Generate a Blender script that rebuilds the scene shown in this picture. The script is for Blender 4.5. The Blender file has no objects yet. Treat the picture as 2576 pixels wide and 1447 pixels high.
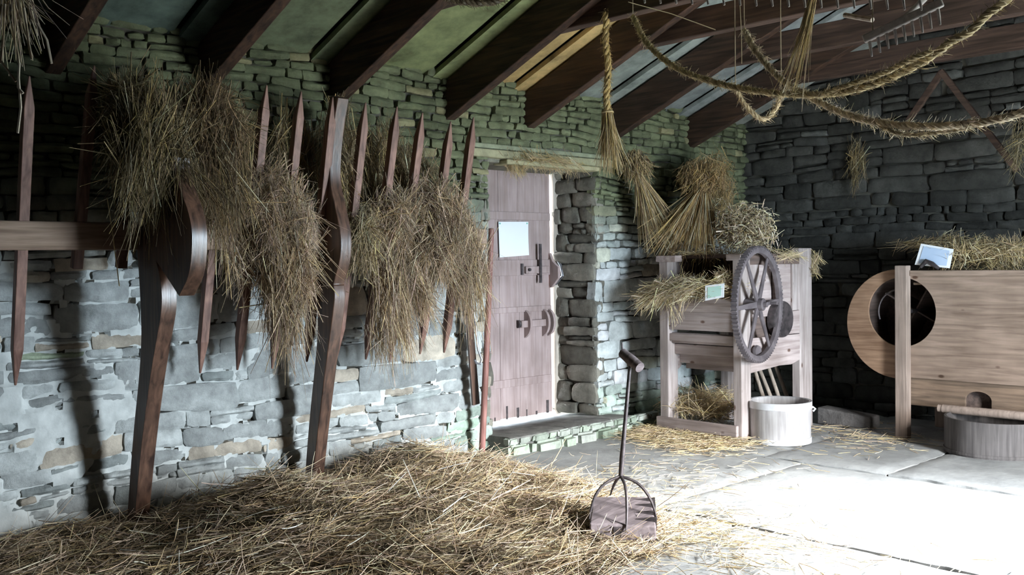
import bpy, bmesh, math, random
import numpy as np
from mathutils import Vector, Matrix
random.seed(7)
RNG = np.random.default_rng(11)
scene = bpy.context.scene
COL = scene.collection
# ------------------------------------------------------------------ camera model
W, H, F = 2576.0, 1447.0, 2500.0
CAM = Vector((0.0, -5.8, 1.5))
TH = math.radians(46); PITCH = math.atan(63.5/2500); ROLL = math.radians(0.8)
vx, vy = math.cos(TH), math.sin(TH)
FW = Vector((vx*math.cos(PITCH), vy*math.cos(PITCH), -math.sin(PITCH)))
R0 = Vector((vy, -vx, 0)); U0 = R0.cross(FW)
RT = R0*math.cos(ROLL) - U0*math.sin(ROLL)
UP = U0*math.cos(ROLL) + R0*math.sin(ROLL)
def ray(px, py): return FW + RT*((px-W/2)/F) + UP*((H/2-py)/F)
def Px(px, py, x): d = ray(px, py); return CAM + d*((x-CAM.x)/d.x)
def Py(px, py, y): d = ray(px, py); return CAM + d*((y-CAM.y)/d.y)
def Pz(px, py, z): d = ray(px, py); return CAM + d*((z-CAM.z)/d.z)
def Pd(px, py, s): return CAM + ray(px, py)*s
cam = bpy.data.cameras.new('camera'); camo = bpy.data.objects.new('camera', cam); COL.objects.link(camo)
cam.sensor_width = 36; cam.lens = F/W*36; cam.clip_start = .02
M = Matrix((RT, UP, -FW)).transposed().to_4x4(); M.translation = CAM
camo.matrix_world = M; scene.camera = camo
# ------------------------------------------------------------------ materials
MATS = {}
def nodemat(name):
    m = bpy.data.materials.new(name); m.use_nodes = True
    nt = m.node_tree; nt.nodes.clear()
    out = nt.nodes.new('ShaderNodeOutputMaterial'); b = nt.nodes.new('ShaderNodeBsdfPrincipled')
    nt.links.new(b.outputs[0], out.inputs[0])
    MATS[name] = m
    return m, nt, b
def nd(nt, t, **kw):
    n = nt.nodes.new(t)
    for k, v in kw.items():
        if k in n.inputs: n.inputs[k].default_value = v
        else: setattr(n, k, v)
    return n
def rgba(c): return (c[0], c[1], c[2], 1)
def ramp(nt, src, stops):
    r = nt.nodes.new('ShaderNodeValToRGB'); e = r.color_ramp.elements
    e[0].position, e[0].color = stops[0][0], rgba(stops[0][1]); e[1].position, e[1].color = stops[-1][0], rgba(stops[-1][1])
    for p, c in stops[1:-1]:
        k = e.new(p); k.color = rgba(c)
    nt.links.new(src, r.inputs[0]); return r.outputs[0]
def bump(nt, b, src, strength, dist):
    bp = nd(nt, 'ShaderNodeBump'); bp.inputs['Strength'].default_value = strength; bp.inputs['Distance'].default_value = dist
    nt.links.new(src, bp.inputs['Height']); nt.links.new(bp.outputs[0], b.inputs['Normal'])
def mat_wood(name, dark, light, axis='Z', rough=.75, scale=1.0, knots=False, spec=.3, stain=None):
    m, nt, b = nodemat(name)
    tc = nd(nt, 'ShaderNodeTexCoord'); mp = nd(nt, 'ShaderNodeMapping')
    s = [16*scale]*3; s['XYZ'.index(axis)] = 1.1*scale; mp.inputs['Scale'].default_value = s
    nt.links.new(tc.outputs['Object'], mp.inputs[0])
    n1 = nd(nt, 'ShaderNodeTexNoise'); n1.inputs['Scale'].default_value = 2.2; n1.inputs['Detail'].default_value = 7; n1.inputs['Distortion'].default_value = .6
    nt.links.new(mp.outputs[0], n1.inputs[0])
    c = ramp(nt, n1.outputs[0], [(.3, dark), (.72, light)])
    n2 = nd(nt, 'ShaderNodeTexNoise'); n2.inputs['Scale'].default_value = 2.6; n2.inputs['Detail'].default_value = 5
    nt.links.new(tc.outputs['Object'], n2.inputs[0])
    mx = nd(nt, 'ShaderNodeMix', data_type='RGBA', blend_type='MULTIPLY'); mx.inputs[0].default_value = .55
    nt.links.new(c, mx.inputs[6]); nt.links.new(ramp(nt, n2.outputs[0], [(.35, (.55, .53, .5)), (.65, (1.1, 1.1, 1.1))]), mx.inputs[7])
    col = mx.outputs[2]
    if knots:
        mk = nd(nt, 'ShaderNodeMapping'); sk = [1, 1, 1]; sk['XYZ'.index(axis)] = .55; mk.inputs['Scale'].default_value = sk
        nt.links.new(tc.outputs['Object'], mk.inputs[0])
        vo = nd(nt, 'ShaderNodeTexVoronoi'); vo.inputs['Scale'].default_value = 7.5
        nt.links.new(mk.outputs[0], vo.inputs[0])
        m2 = nd(nt, 'ShaderNodeMix', data_type='RGBA', blend_type='MULTIPLY'); m2.inputs[0].default_value = 1
        nt.links.new(col, m2.inputs[6]); nt.links.new(ramp(nt, vo.outputs['Distance'], [(.07, (.3, .22, .18)), (.13, (1, 1, 1))]), m2.inputs[7])
        col = m2.outputs[2]
    nt.links.new(col, b.inputs['Base Color']); b.inputs['Roughness'].default_value = rough
    b.inputs['Specular IOR Level'].default_value = spec
    bump(nt, b, n1.outputs[0], .35, .004)
    return m
def mat_attr(name, rough=.9, mottle=(.6, 1.25), nscale=9, bstr=.5, bdist=.012, spec=.2, detail=8):
    """colour from the mesh colour attribute 'tone', mottled by noise"""
    m, nt, b = nodemat(name)
    at = nd(nt, 'ShaderNodeVertexColor'); at.layer_name = 'tone'
    tc = nd(nt, 'ShaderNodeTexCoord')
    n1 = nd(nt, 'ShaderNodeTexNoise'); n1.inputs['Scale'].default_value = nscale; n1.inputs['Detail'].default_value = detail; n1.inputs['Roughness'].default_value = .65
    nt.links.new(tc.outputs['Object'], n1.inputs[0])
    mx = nd(nt, 'ShaderNodeMix', data_type='RGBA', blend_type='MULTIPLY'); mx.inputs[0].default_value = 1
    lo, hi = mottle
    nt.links.new(at.outputs[0], mx.inputs[6]); nt.links.new(ramp(nt, n1.outputs[0], [(.3, (lo, lo, lo)), (.7, (hi, hi, hi))]), mx.inputs[7])
    nt.links.new(mx.outputs[2], b.inputs['Base Color']); b.inputs['Roughness'].default_value = rough
    b.inputs['Specular IOR Level'].default_value = spec
    n2 = nd(nt, 'ShaderNodeTexNoise'); n2.inputs['Scale'].default_value = nscale*3.5; n2.inputs['Detail'].default_value = 10; n2.inputs['Roughness'].default_value = .7
    nt.links.new(tc.outputs['Object'], n2.inputs[0])
    bump(nt, b, n2.outputs[0], bstr, bdist)
    return m
def mat_noise(name, stops, nscale=6, rough=.85, metal=0, spec=.3, bstr=.3, bdist=.004, detail=6):
    m, nt, b = nodemat(name)
    tc = nd(nt, 'ShaderNodeTexCoord'); n1 = nd(nt, 'ShaderNodeTexNoise'); n1.inputs['Scale'].default_value = nscale; n1.inputs['Detail'].default_value = detail
    nt.links.new(tc.outputs['Object'], n1.inputs[0])
    nt.links.new(ramp(nt, n1.outputs[0], stops), b.inputs['Base Color'])
    b.inputs['Roughness'].default_value = rough; b.inputs['Metallic'].default_value = metal; b.inputs['Specular IOR Level'].default_value = spec
    if bstr: bump(nt, b, n1.outputs[0], bstr, bdist)
    return m
# ------------------------------------------------------------------ mesh builder
class MB:
    def __init__(s): s.v = []; s.f = []; s.c = []; s.mi = []
    def add(s, vs, fs, col=None, mi=0):
        o = len(s.v); s.v += [tuple(p) for p in vs]; s.f += [tuple(i+o for i in f) for f in fs]
        s.c += [col or (1, 1, 1)]*len(vs); s.mi += [mi]*len(fs); return s
    def box(s, lo, hi, rot=None, piv=None, col=None, mi=0):
        x0, y0, z0 = lo; x1, y1, z1 = hi
        vs = [Vector(p) for p in ((x0,y0,z0),(x1,y0,z0),(x1,y1,z0),(x0,y1,z0),(x0,y0,z1),(x1,y0,z1),(x1,y1,z1),(x0,y1,z1))]
        if rot is not None:
            piv = Vector(piv) if piv is not None else (Vector(lo)+Vector(hi))/2
            vs = [rot @ (p-piv) + piv for p in vs]
        return s.add(vs, [(0,3,2,1),(4,5,6,7),(0,1,5,4),(1,2,6,5),(2,3,7,6),(3,0,4,7)], col, mi)
    def beam(s, a, b, w, h, up=(0,0,1), taper=1.0, col=None, point=0, point0=0):
        """rectangular bar from a to b: w across, h along up"""
        a, b = Vector(a), Vector(b); d = (b-a); L = d.length; d.normalize(); up = Vector(up)
        sx = d.cross(up).normalized(); sy = sx.cross(d).normalized()
        rings = []
        def ring(p, k): return [p+sx*(w/2*k*i)+sy*(h/2*k*j) for i, j in ((-1,-1),(1,-1),(1,1),(-1,1))]
        if point0: rings += [ring(a, .22), ring(a+d*point0, 1)]
        else: rings.append(ring(a, 1))
        n = 3
        for i in range(1, n): rings.append(ring(a.lerp(b, i/n), 1+(taper-1)*i/n))
        if point: rings += [ring(b-d*point, taper), ring(b, .15)]
        else: rings.append(ring(b, taper))
        vs = [p for r in rings for p in r]; fs = [(3,2,1,0)]
        for r in range(len(rings)-1):
            for k in range(4): fs.append((r*4+k, r*4+(k+1)%4, r*4+4+(k+1)%4, r*4+4+k))
        m = (len(rings)-1)*4; fs.append((m, m+1, m+2, m+3))
        return s.add(vs, fs, col)
    def tube(s, pts, rad, n=8, col=None, caps=True):
        pts = [Vector(p) for p in pts]; rr = rad if isinstance(rad, (list, tuple)) else [rad]*len(pts)
        vs = []; prev = None
        for i, p in enumerate(pts):
            t = (pts[min(i+1, len(pts)-1)]-pts[max(i-1, 0)]).normalized()
            if prev is None:
                q = Vector((0,0,1)) if abs(t.z) < .9 else Vector((1,0,0)); u = t.cross(q).normalized()
            else: u = (prev - t*prev.dot(t)).normalized()
            prev = u; v = t.cross(u)
            for k in range(n):
                a = 2*math.pi*k/n; vs.append(p + (u*math.cos(a)+v*math.sin(a))*rr[i])
        fs = []
        for i in range(len(pts)-1):
            for k in range(n): fs.append((i*n+k, i*n+(k+1)%n, (i+1)*n+(k+1)%n, (i+1)*n+k))
        if caps: fs.append(tuple(reversed(range(n)))); fs.append(tuple(range((len(pts)-1)*n, len(pts)*n)))
        return s.add(vs, fs, col)
    def prism(s, out, axis, lo, hi, col=None):
        """2-D outline extruded along axis (x,y or z)"""
        def mk(p, h):
            return {'x': (h, p[0], p[1]), 'y': (p[0], h, p[1]), 'z': (p[0], p[1], h)}[axis]
        n = len(out); vs = [mk(p, lo) for p in out]+[mk(p, hi) for p in out]
        fs = [tuple(reversed(range(n))), tuple(range(n, 2*n))]+[(i, (i+1)%n, n+(i+1)%n, n+i) for i in range(n)]
        return s.add(vs, fs, col)
    def lathe(s, prof, c=(0,0,0), axis='z', n=40, col=None, a0=0, a1=2*math.pi):
        full = abs(a1-a0-2*math.pi) < 1e-6; m = n if full else n+1; c = Vector(c); vs = []
        for r, h in prof:
            for k in range(m):
                a = a0+(a1-a0)*k/n; p = (r*math.cos(a), r*math.sin(a), h)
                p = {'z': p, 'x': (p[2], p[0], p[1]), 'y': (p[0], p[2], p[1])}[axis]
                vs.append(c+Vector(p))
        fs = []
        for i in range(len(prof)-1):
            for k in range(n): fs.append((i*m+k, i*m+(k+1)%m, (i+1)*m+(k+1)%m, (i+1)*m+k))
        return s.add(vs, fs, col)
    def build(s, name, mat, parent=None, bevel=0, smooth=False, tone=False, seg=2):
        me = bpy.data.meshes.new(name); me.from_pydata(s.v, [], s.f)
        bm = bmesh.new(); bm.from_mesh(me); bmesh.ops.recalc_face_normals(bm, faces=bm.faces); bm.to_mesh(me); bm.free()
        for m in (mat if isinstance(mat, list) else [mat]): me.materials.append(m)
        if any(s.mi): me.polygons.foreach_set('material_index', s.mi)
        if tone:
            a = me.color_attributes.new('tone', 'FLOAT_COLOR', 'POINT')
            a.data.foreach_set('color', np.array([(c[0], c[1], c[2], 1) for c in s.c], dtype=np.float32).ravel())
        if smooth:
            me.polygons.foreach_set('use_smooth', [True]*len(me.polygons))
            me.set_sharp_from_angle(angle=math.radians(40))
        o = bpy.data.objects.new(name, me); COL.objects.link(o)
        if parent:
            o.parent = parent; o.matrix_parent_inverse = Matrix.Translation(-parent.location)
        if bevel:
            b = o.modifiers.new('bevel', 'BEVEL'); b.width = bevel; b.segments = seg; b.limit_method = 'ANGLE'; b.angle_limit = math.radians(35)
        return o
def thing(name, label, cat, loc=(0,0,0), group=None, kind=None):
    o = bpy.data.objects.new(name, None); COL.objects.link(o); o.location = loc; o.empty_display_size = .1
    return tag(o, label, cat, group, kind)
def tag(o, label, cat, group=None, kind=None):
    o['label'] = label; o['category'] = cat
    if group: o['group'] = group
    if kind: o['kind'] = kind
    return o
def struct(o): o['kind'] = 'structure'; return o
# ------------------------------------------------------------------ straw
def straw_mesh(name, mat, P, D, L, B, width, tone, parent=None, seg=3):
    """n thin stems. P start, D unit direction, L length, B bend vector, width, tone (n,3)"""
    n = len(P); K = seg+1
    D = D/np.linalg.norm(D, axis=1, keepdims=True)
    ref = np.where(np.abs(D[:, 2:3]) < .9, np.array([[0, 0, 1.]]), np.array([[1., 0, 0]]))
    U = np.cross(D, ref); U /= np.linalg.norm(U, axis=1, keepdims=True); V = np.cross(D, U)
    ph = RNG.uniform(0, 6.28, n)[:, None]
    t = np.linspace(0, 1, K)
    C = P[:, None, :] + D[:, None, :]*(L[:, None]*t)[:, :, None] + B[:, None, :]*(t**2)[None, :, None]
    rr = (width/2)[:, None]*np.interp(t, [0, .5, 1], [1, .95, .5])[None, :]
    verts = np.empty((n, K, 3, 3))
    for k in range(3):
        a = ph + 2*math.pi*k/3
        off = U*np.cos(a) + V*np.sin(a)
        verts[:, :, k, :] = C + off[:, None, :]*rr[:, :, None]
    verts = verts.reshape(-1, 3)
    base = (np.arange(n)*K*3)[:, None, None]
    q = []
    for i in range(seg):
        for k in range(3):
            q.append((i*3+k, i*3+(k+1) % 3, (i+1)*3+(k+1) % 3, (i+1)*3+k))
    faces = (base + np.array(q)[None]).reshape(-1, 4)
    me = bpy.data.meshes.new(name); nf = len(faces)
    me.vertices.add(len(verts)); me.vertices.foreach_set('co', verts.astype(np.float32).ravel())
    me.loops.add(nf*4); me.loops.foreach_set('vertex_index', faces.astype(np.int32).ravel())
    me.polygons.add(nf); me.polygons.foreach_set('loop_start', np.arange(nf, dtype=np.int32)*4)
    me.polygons.foreach_set('use_smooth', np.ones(nf, dtype=bool))
    me.update(calc_edges=True)
    me.materials.append(mat)
    a = me.color_attributes.new('tone', 'FLOAT_COLOR', 'POINT')
    cc = np.ones((n, K*3, 4), dtype=np.float32); cc[:, :, :3] = tone[:, None, :]
    a.data.foreach_set('color', cc.ravel())
    o = bpy.data.objects.new(name, me); COL.objects.link(o)
    if parent:
        o.parent = parent; o.matrix_parent_inverse = Matrix.Translation(-parent.location)
    return o
def straw_tone(n, base=(.60, .44, .22), var=.35, pale=.12, red=.0):
    v = 1 + RNG.uniform(-var, var, n)
    c = np.array(base)[None, :]*v[:, None]
    c[:, 2] *= 1 + RNG.uniform(-.25, .25, n)
    c[:, 0] *= 1 + RNG.uniform(-.06, .08+red, n)
    p = RNG.random(n) < pale
    c[p] = np.array((.78, .68, .46))*RNG.uniform(.8, 1.1, (p.sum(), 1))
    return np.clip(c, .02, .95)
def rdir(n, mean, spread):
    d = np.array(mean, float)[None, :] + RNG.normal(0, spread, (n, 3)); return d/np.linalg.norm(d, axis=1, keepdims=True)
def ellip(n, c, r, shell=.0):
    d = RNG.normal(0, 1, (n, 3)); d /= np.linalg.norm(d, axis=1, keepdims=True)
    rad = RNG.uniform(shell, 1, n)**(1/3)
    return np.array(c)[None, :] + d*rad[:, None]*np.array(r)[None, :]
# ================================================================== materials in use
mat_attr('stone', nscale=7, mottle=(.55, 1.3), bstr=.75, bdist=.018)
mat_noise('mortar', [(.3, (.05, .045, .035)), (.7, (.16, .15, .125))], nscale=5, rough=1, bstr=.7, bdist=.02)
mat_noise('lime_mortar', [(.3, (.40, .42, .41)), (.7, (.62, .64, .62))], nscale=9, rough=1, bstr=.7, bdist=.02)
mat_attr('flagstone', nscale=3.5, mottle=(.7, 1.15), bstr=.5, bdist=.012, rough=.8)
mat_noise('earth', [(.3, (.05, .045, .04)), (.7, (.12, .10, .08))], nscale=8, rough=1, bstr=.7, bdist=.02)
mat_attr('roof_slab', nscale=3.6, mottle=(.4, 1.45), bstr=.4, bdist=.01)
mat_wood('rafter_wood', (.014, .008, .006), (.085, .045, .028), 'Y', rough=.7)
mat_wood('beam_wood', (.028, .016, .011), (.105, .063, .047), 'Y', rough=.75)
mat_wood('door_wood', (.29, .215, .205), (.42, .33, .32), 'Z', rough=.85)
mat_wood('frame_wood', (.38, .33, .28), (.62, .55, .47), 'Z', rough=.85)
MT = MATS
# ================================================================== stone walls
def smooth_noise(x, y, s=0):
    return (math.sin(x*1.7+s)*math.cos(y*2.3+s*1.3)+.5*math.sin(x*4.1+y*3.3+s*2)+.3*math.sin(x*8.3-y*6.1+s))/1.8
def wall(name, org, ud, nd_, U, V, rowh, tonef, holes=(), seed=1, prot=.035, back=.045, limef=None, gapf=None, warp=.018, topf=None):
    rnd = random.Random(seed); org = Vector(org); ud = Vector(ud); nv = Vector(nd_); zz = Vector((0,0,1))
    mb = MB()
    def pt(u, v, d): return org + ud*u + zz*v + nv*d
    def wv(u, v): return v + warp*smooth_noise(u, v*1.5, seed)
    def stone(u0, u1, v0, v1):
        if u1-u0 < .02 or v1-v0 < .012: return
        um, vm = (u0+u1)/2, (v0+v1)/2; w, h = u1-u0, v1-v0
        g = (gapf(um, vm) if gapf else .006)*rnd.uniform(.3, 1.5)
        u0 += g*rnd.uniform(.2, 1.3); u1 -= g*rnd.uniform(.2, 1.3); v0 += g*.45*rnd.uniform(.2, 1.2); v1 -= g*.45*rnd.uniform(.2, 1.2)
        if u1-u0 < .015 or v1-v0 < .01: return
        nu = max(3, min(12, int(w/.035))); nv_ = max(3, min(7, int(h/.025)))
        out = prot*rnd.uniform(-.1, 1.0); jc = [(rnd.uniform(-.5, .5)*h*.22, rnd.uniform(-.5, .5)*h*.20) for _ in range(4)]
        tlt = rnd.uniform(-.007, .007); tl2 = rnd.uniform(-.006, .006); rk = rnd.uniform(.08, .32)
        base = tonef(um, vm, rnd)
        vs, cs = [], []; sx = rnd.random()*50
        for j in range(nv_+1):
            for i in range(nu+1):
                a, b = 2*i/nu-1, 2*j/nv_-1
                a2 = a*math.sqrt(1-rk*b*b*min(1, h/w*1.5)); b2 = b*math.sqrt(1-rk*a*a*a*a)
                fa, fb = (a2+1)/2, (b2+1)/2
                ju = jc[0][0]*(1-fa)*(1-fb)+jc[1][0]*fa*(1-fb)+jc[2][0]*fa*fb+jc[3][0]*(1-fa)*fb
                jv = jc[0][1]*(1-fa)*(1-fb)+jc[1][1]*fa*(1-fb)+jc[2][1]*fa*fb+jc[3][1]*(1-fa)*fb
                u = u0+(u1-u0)*fa+ju; v = v0+(v1-v0)*fb+jv
                edge = abs(i in (0, nu)) or abs(j in (0, nv_))
                if edge: u += rnd.uniform(-.004, .004); v += rnd.uniform(-.004, .004)
                e = max(abs(a), abs(b))
                d = out + tlt*a + tl2*b - (.018 if edge else .003*e**3) + .006*smooth_noise(u*9+sx, v*13, sx) + rnd.uniform(-.0015, .0015)
                vs.append(pt(u, wv(u, v), d))
        n1 = nu+1; fs = [(j*n1+i, j*n1+i+1, (j+1)*n1+i+1, (j+1)*n1+i) for j in range(nv_) for i in range(nu)]
        bd = [i for i in range(nu+1)]+[j*n1+nu for j in range(1, nv_+1)]+[nv_*n1+i for i in range(nu-1, -1, -1)]+[j*n1 for j in range(nv_-1, 0, -1)]
        o = len(vs)
        for k in bd: vs.append(vs[k]-nv*(back+.05))
        m = len(bd)
        for k in range(m): fs.append((bd[k], o+k, o+(k+1) % m, bd[(k+1) % m]))
        mb.add(vs, fs, base, 0)
    v = V[0]
    while v < V[1]:
        h = rowh(v, rnd)
        if v+h > V[1]: h = max(.03, V[1]-v)
        u = U[0]-rnd.uniform(0, .2)
        while u < U[1]:
            w = min(max(h*rnd.uniform(1.4, 5.5), .08), .62)*rnd.uniform(.7, 1.15)
            if U[1]-(u+w) < .05: w = U[1]-u
            a, b = max(u, U[0]), min(u+w, U[1])
            u += w
            vm = v+h/2; segs = [(a, b)]
            for (hu0, hu1, hv0, hv1) in holes:
                if hv0 < vm < hv1:
                    ns = []
                    for (s0, s1) in segs:
                        if s1 <= hu0 or s0 >= hu1: ns.append((s0, s1)); continue
                        if s0 < hu0: ns.append((s0, hu0))
                        if s1 > hu1: ns.append((hu1, s1))
                    segs = ns
            for (s0, s1) in segs:
                if topf and v > topf((s0+s1)/2): continue
                r = rnd.random()
                if h > .085 and r < .22:
                    c = v+h*rnd.uniform(.35, .65); k = s0+(s1-s0)*rnd.uniform(.3, .7)
                    stone(s0, s1, v, c) if r < .11 else (stone(s0, k, v, c), stone(k, s1, v, c))
                    stone(s0, s1, c, v+h) if r > .06 else (stone(s0, k, c, v+h), stone(k, s1, c, v+h))
                else: stone(s0, s1, v, v+h)
        v += h
    # rough bed behind the stones
    gs = .022 if limef else .05; nU = int((U[1]-U[0])/gs); nV = int((V[1]-V[0])/gs); idx = {}
    for j in range(nV+1):
        for i in range(nU+1):
            u = U[0]+(U[1]-U[0])*i/nU; vv = V[0]+(V[1]-V[0])*j/nV
            lf = limef(u, vv) if limef else 0
            d = -back + lf*(back+.012) + .008*smooth_noise(u*11, vv*12, 3+seed) + rnd.uniform(-.004, .004)
            idx[i, j] = len(mb.v); mb.v.append(tuple(pt(u, vv, d))); mb.c.append((1, 1, 1))
    for j in range(nV):
        for i in range(nU):
            u = U[0]+(U[1]-U[0])*(i+.5)/nU; vv = V[0]+(V[1]-V[0])*(j+.5)/nV
            if any(h0-.0 < u < h1+.0 and h2 < vv < h3 for (h0, h1, h2, h3) in holes): continue
            if topf and vv > topf(u)+.02: continue
            mb.f.append((idx[i, j], idx[i+1, j], idx[i+1, j+1], idx[i, j+1])); mb.mi.append(2 if limef and limef(u, vv) > .5 else 1)
    o = mb.build(name, [MT['stone'], MT['mortar'], MT['lime_mortar']], smooth=True, tone=True)
    return struct(o)
def clampf(x, a=0, b=1): return max(a, min(b, x))
def left_rows(v, r):
    if v < .05: return r.uniform(.06, .10)
    if v < 1.3: return r.uniform(.09, .20)
    if v < 1.9: return r.uniform(.05, .12)
    return r.uniform(.035, .075)
def left_tone(u, v, r):
    k = r.uniform(.72, 1.2)
    c = [.42*k, .44*k, .43*k]
    t = r.random()
    if t < .12: c = [.50*k, .44*k, .36*k]
    elif t < .22: c = [.34*k, .37*k, .36*k]
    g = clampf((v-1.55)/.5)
    c2 = [.15*k, .165*k, .095*k] if r.random() > .08 else [.38*k, .35*k, .20*k]  # green upper stones, also darkened to stand for shade under the roof
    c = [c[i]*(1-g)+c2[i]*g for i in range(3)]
    if v < .35 and u > 4.9:
        g = r.uniform(0, .3); c = [c[0]*(1-g*.6), c[1], c[2]*(1-g*.6)]
    if u > 6.6 and .15 < v < 1.8: c = [min(.62, q*1.4) for q in c]  # lit stretch right of the door: its brightness put into paler stones
    if .95 < v < 1.2 and 1.3 < u < 2.0 and r.random() < .35: c = [.36, .42, .30]
    return c
def lime(u, v):
    if v > 1.55 or u > 5.3: return 0
    a = clampf((3.2-u)/1.0)*clampf((1.35-v)/.5)
    n = smooth_noise(u*2.1, v*2.7, 9)
    if smooth_noise(u*9, v*11, 2) + .35*smooth_noise(u*3, v*3, 5) < -.28 - .5*a: return 0
    return 1.0 if a*(1.0+.9*n) > .95 else .62
DOORL, DOORR, DOORT = 5.36, 6.637, 2.31
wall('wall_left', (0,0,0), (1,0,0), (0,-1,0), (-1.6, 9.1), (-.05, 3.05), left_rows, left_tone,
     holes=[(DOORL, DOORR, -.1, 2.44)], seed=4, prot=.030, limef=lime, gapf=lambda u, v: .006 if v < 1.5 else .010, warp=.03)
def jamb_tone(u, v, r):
    k = r.uniform(.5, 1.15); return (.22*k, .205*k, .17*k)  # reveal stones toned darker to stand for shade in the recess
wall('wall_left_reveal', (DOORR, 0, 0), (0,1,0), (-1,0,0), (0, .56), (.12, 2.42), lambda v, r: r.uniform(.08, .19), jamb_tone, seed=8, prot=.045, warp=.01)
wall('wall_left_return', (DOORL, 0, 0), (0,1,0), (1,0,0), (0, .56), (.12, 2.42), lambda v, r: r.uniform(.08, .19), jamb_tone, seed=9, prot=.03, warp=.01)
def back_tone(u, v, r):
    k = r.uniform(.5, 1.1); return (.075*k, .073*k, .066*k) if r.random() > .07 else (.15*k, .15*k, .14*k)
RS = .40   # roof slope
def roof_z(y): return 2.93 + RS*min(-y, 6.3+y) 
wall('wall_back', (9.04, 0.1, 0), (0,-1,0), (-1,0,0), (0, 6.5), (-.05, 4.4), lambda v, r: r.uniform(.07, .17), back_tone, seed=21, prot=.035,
     gapf=lambda u, v: .012, topf=lambda u: 2.93+RS*min(u, 6.4-u)+.05)
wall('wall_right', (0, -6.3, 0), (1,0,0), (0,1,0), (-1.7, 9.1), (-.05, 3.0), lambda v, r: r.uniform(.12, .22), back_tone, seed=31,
     holes=[(5.0, 6.15, -.1, 2.2)])
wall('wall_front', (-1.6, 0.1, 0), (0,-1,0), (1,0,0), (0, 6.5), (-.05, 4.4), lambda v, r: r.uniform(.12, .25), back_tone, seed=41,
     topf=lambda u: 2.93+RS*min(u, 6.4-u)+.05)
# solid cores so no light leaks
def core(name, boxes):
    mb = MB()
    for lo, hi in boxes: mb.box(lo, hi)
    return struct(mb.build(name, MT['mortar']))
core('wall_left_core', [((-1.9, .1, -.1), (DOORL-.1, .56, 3.25)), ((DOORR+.1, .1, -.1), (9.5, .56, 3.25)), ((DOORL-.2, .1, 2.44), (DOORR+.2, .56, 3.25))])
core('wall_back_core', [((9.12, -6.7, -.1), (9.45, .5, 4.8))])
core('wall_right_core', [((-1.9, -6.7, -.1), (5.0, -6.38, 3.3)),
                         ((6.15, -6.7, -.1), (9.5, -6.38, 3.3)), ((5.0, -6.7, 2.2), (6.15, -6.38, 3.3))])
core('wall_front_core', [((-2.0, -6.7, -.1), (-1.68, .5, 4.8))])
# plinth / threshold step of the doorway
def plinth():
    rnd = random.Random(5); mb = MB(); x = 5.28
    def blk(x0, x1, y0, y1, z0, z1, col):
        nx, ny, nz = 5, 4, 4; vs = []; bm = bmesh.new(); bmesh.ops.create_cube(bm, size=1)
        bmesh.ops.bevel(bm, geom=bm.edges[:], offset=.16, segments=2, affect='EDGES')
        for q in bm.verts:
            j = Vector((rnd.uniform(-1, 1), rnd.uniform(-1, 1), rnd.uniform(-1, 1)))*.006
            vs.append(Vector((x0+(q.co.x+.5)*(x1-x0), y0+(q.co.y+.5)*(y1-y0), z0+(q.co.z+.5)*(z1-z0)))+j)
        bm.verts.index_update(); mb.add(vs, [[v.index for v in f.verts] for f in bm.faces], col); bm.free()
    while x < 7.15:
        w = rnd.uniform(.10, .34); k = rnd.uniform(.55, 1.2); g = rnd.uniform(0, .5)
        blk(x, x+w-.006, -.30+rnd.uniform(-.03, .012), -.08, -.03, .075, (.37*k*(1-g*.3), .39*k, .35*k*(1-g*.35)))
        x += w
    x = 5.28
    while x < 7.15:
        w = rnd.uniform(.09, .2); k = rnd.uniform(.7, 1.15); g = rnd.uniform(0, .35)
        blk(x, x+w-.006, -.285+rnd.uniform(-.012, .012), -.2, .078, .132, (.37*k*(1-g*.3), .39*k, .35*k*(1-g*.35)))
        x += w
    for x0, x1, k in ((5.30, 5.93, 1.0), (5.94, 6.50, .85), (6.51, 6.78, 1.1)):
        mb.prism([(-.262, .10), (-.27, .135), (-.24, .142), (.1, .125), (.55, .08), (.55, .0), (-.2, .0)], 'x', x0, x1, (.19*k, .185*k, .17*k))
    return struct(mb.build('trim_threshold', MT['stone'], smooth=True, tone=True))
plinth()
# lintel slabs
mb = MB(); rnd = random.Random(3)
mb.box((5.1, -.05, 2.33), (6.85, .14, 2.395), col=(.40, .38, .24)); mb.box((5.5, -.075, 2.285), (6.62, .10, 2.325), col=(.46, .42, .26)); mb.box((5.22, .02, 2.30), (6.78, .6, 2.5), col=(.2, .19, .15)); mb.box((5.16, -.035, 2.40), (6.9, .1, 2.44), col=(.3, .32, .22))
struct(mb.build('trim_lintel', MT['stone'], bevel=.012, tone=True))
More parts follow.
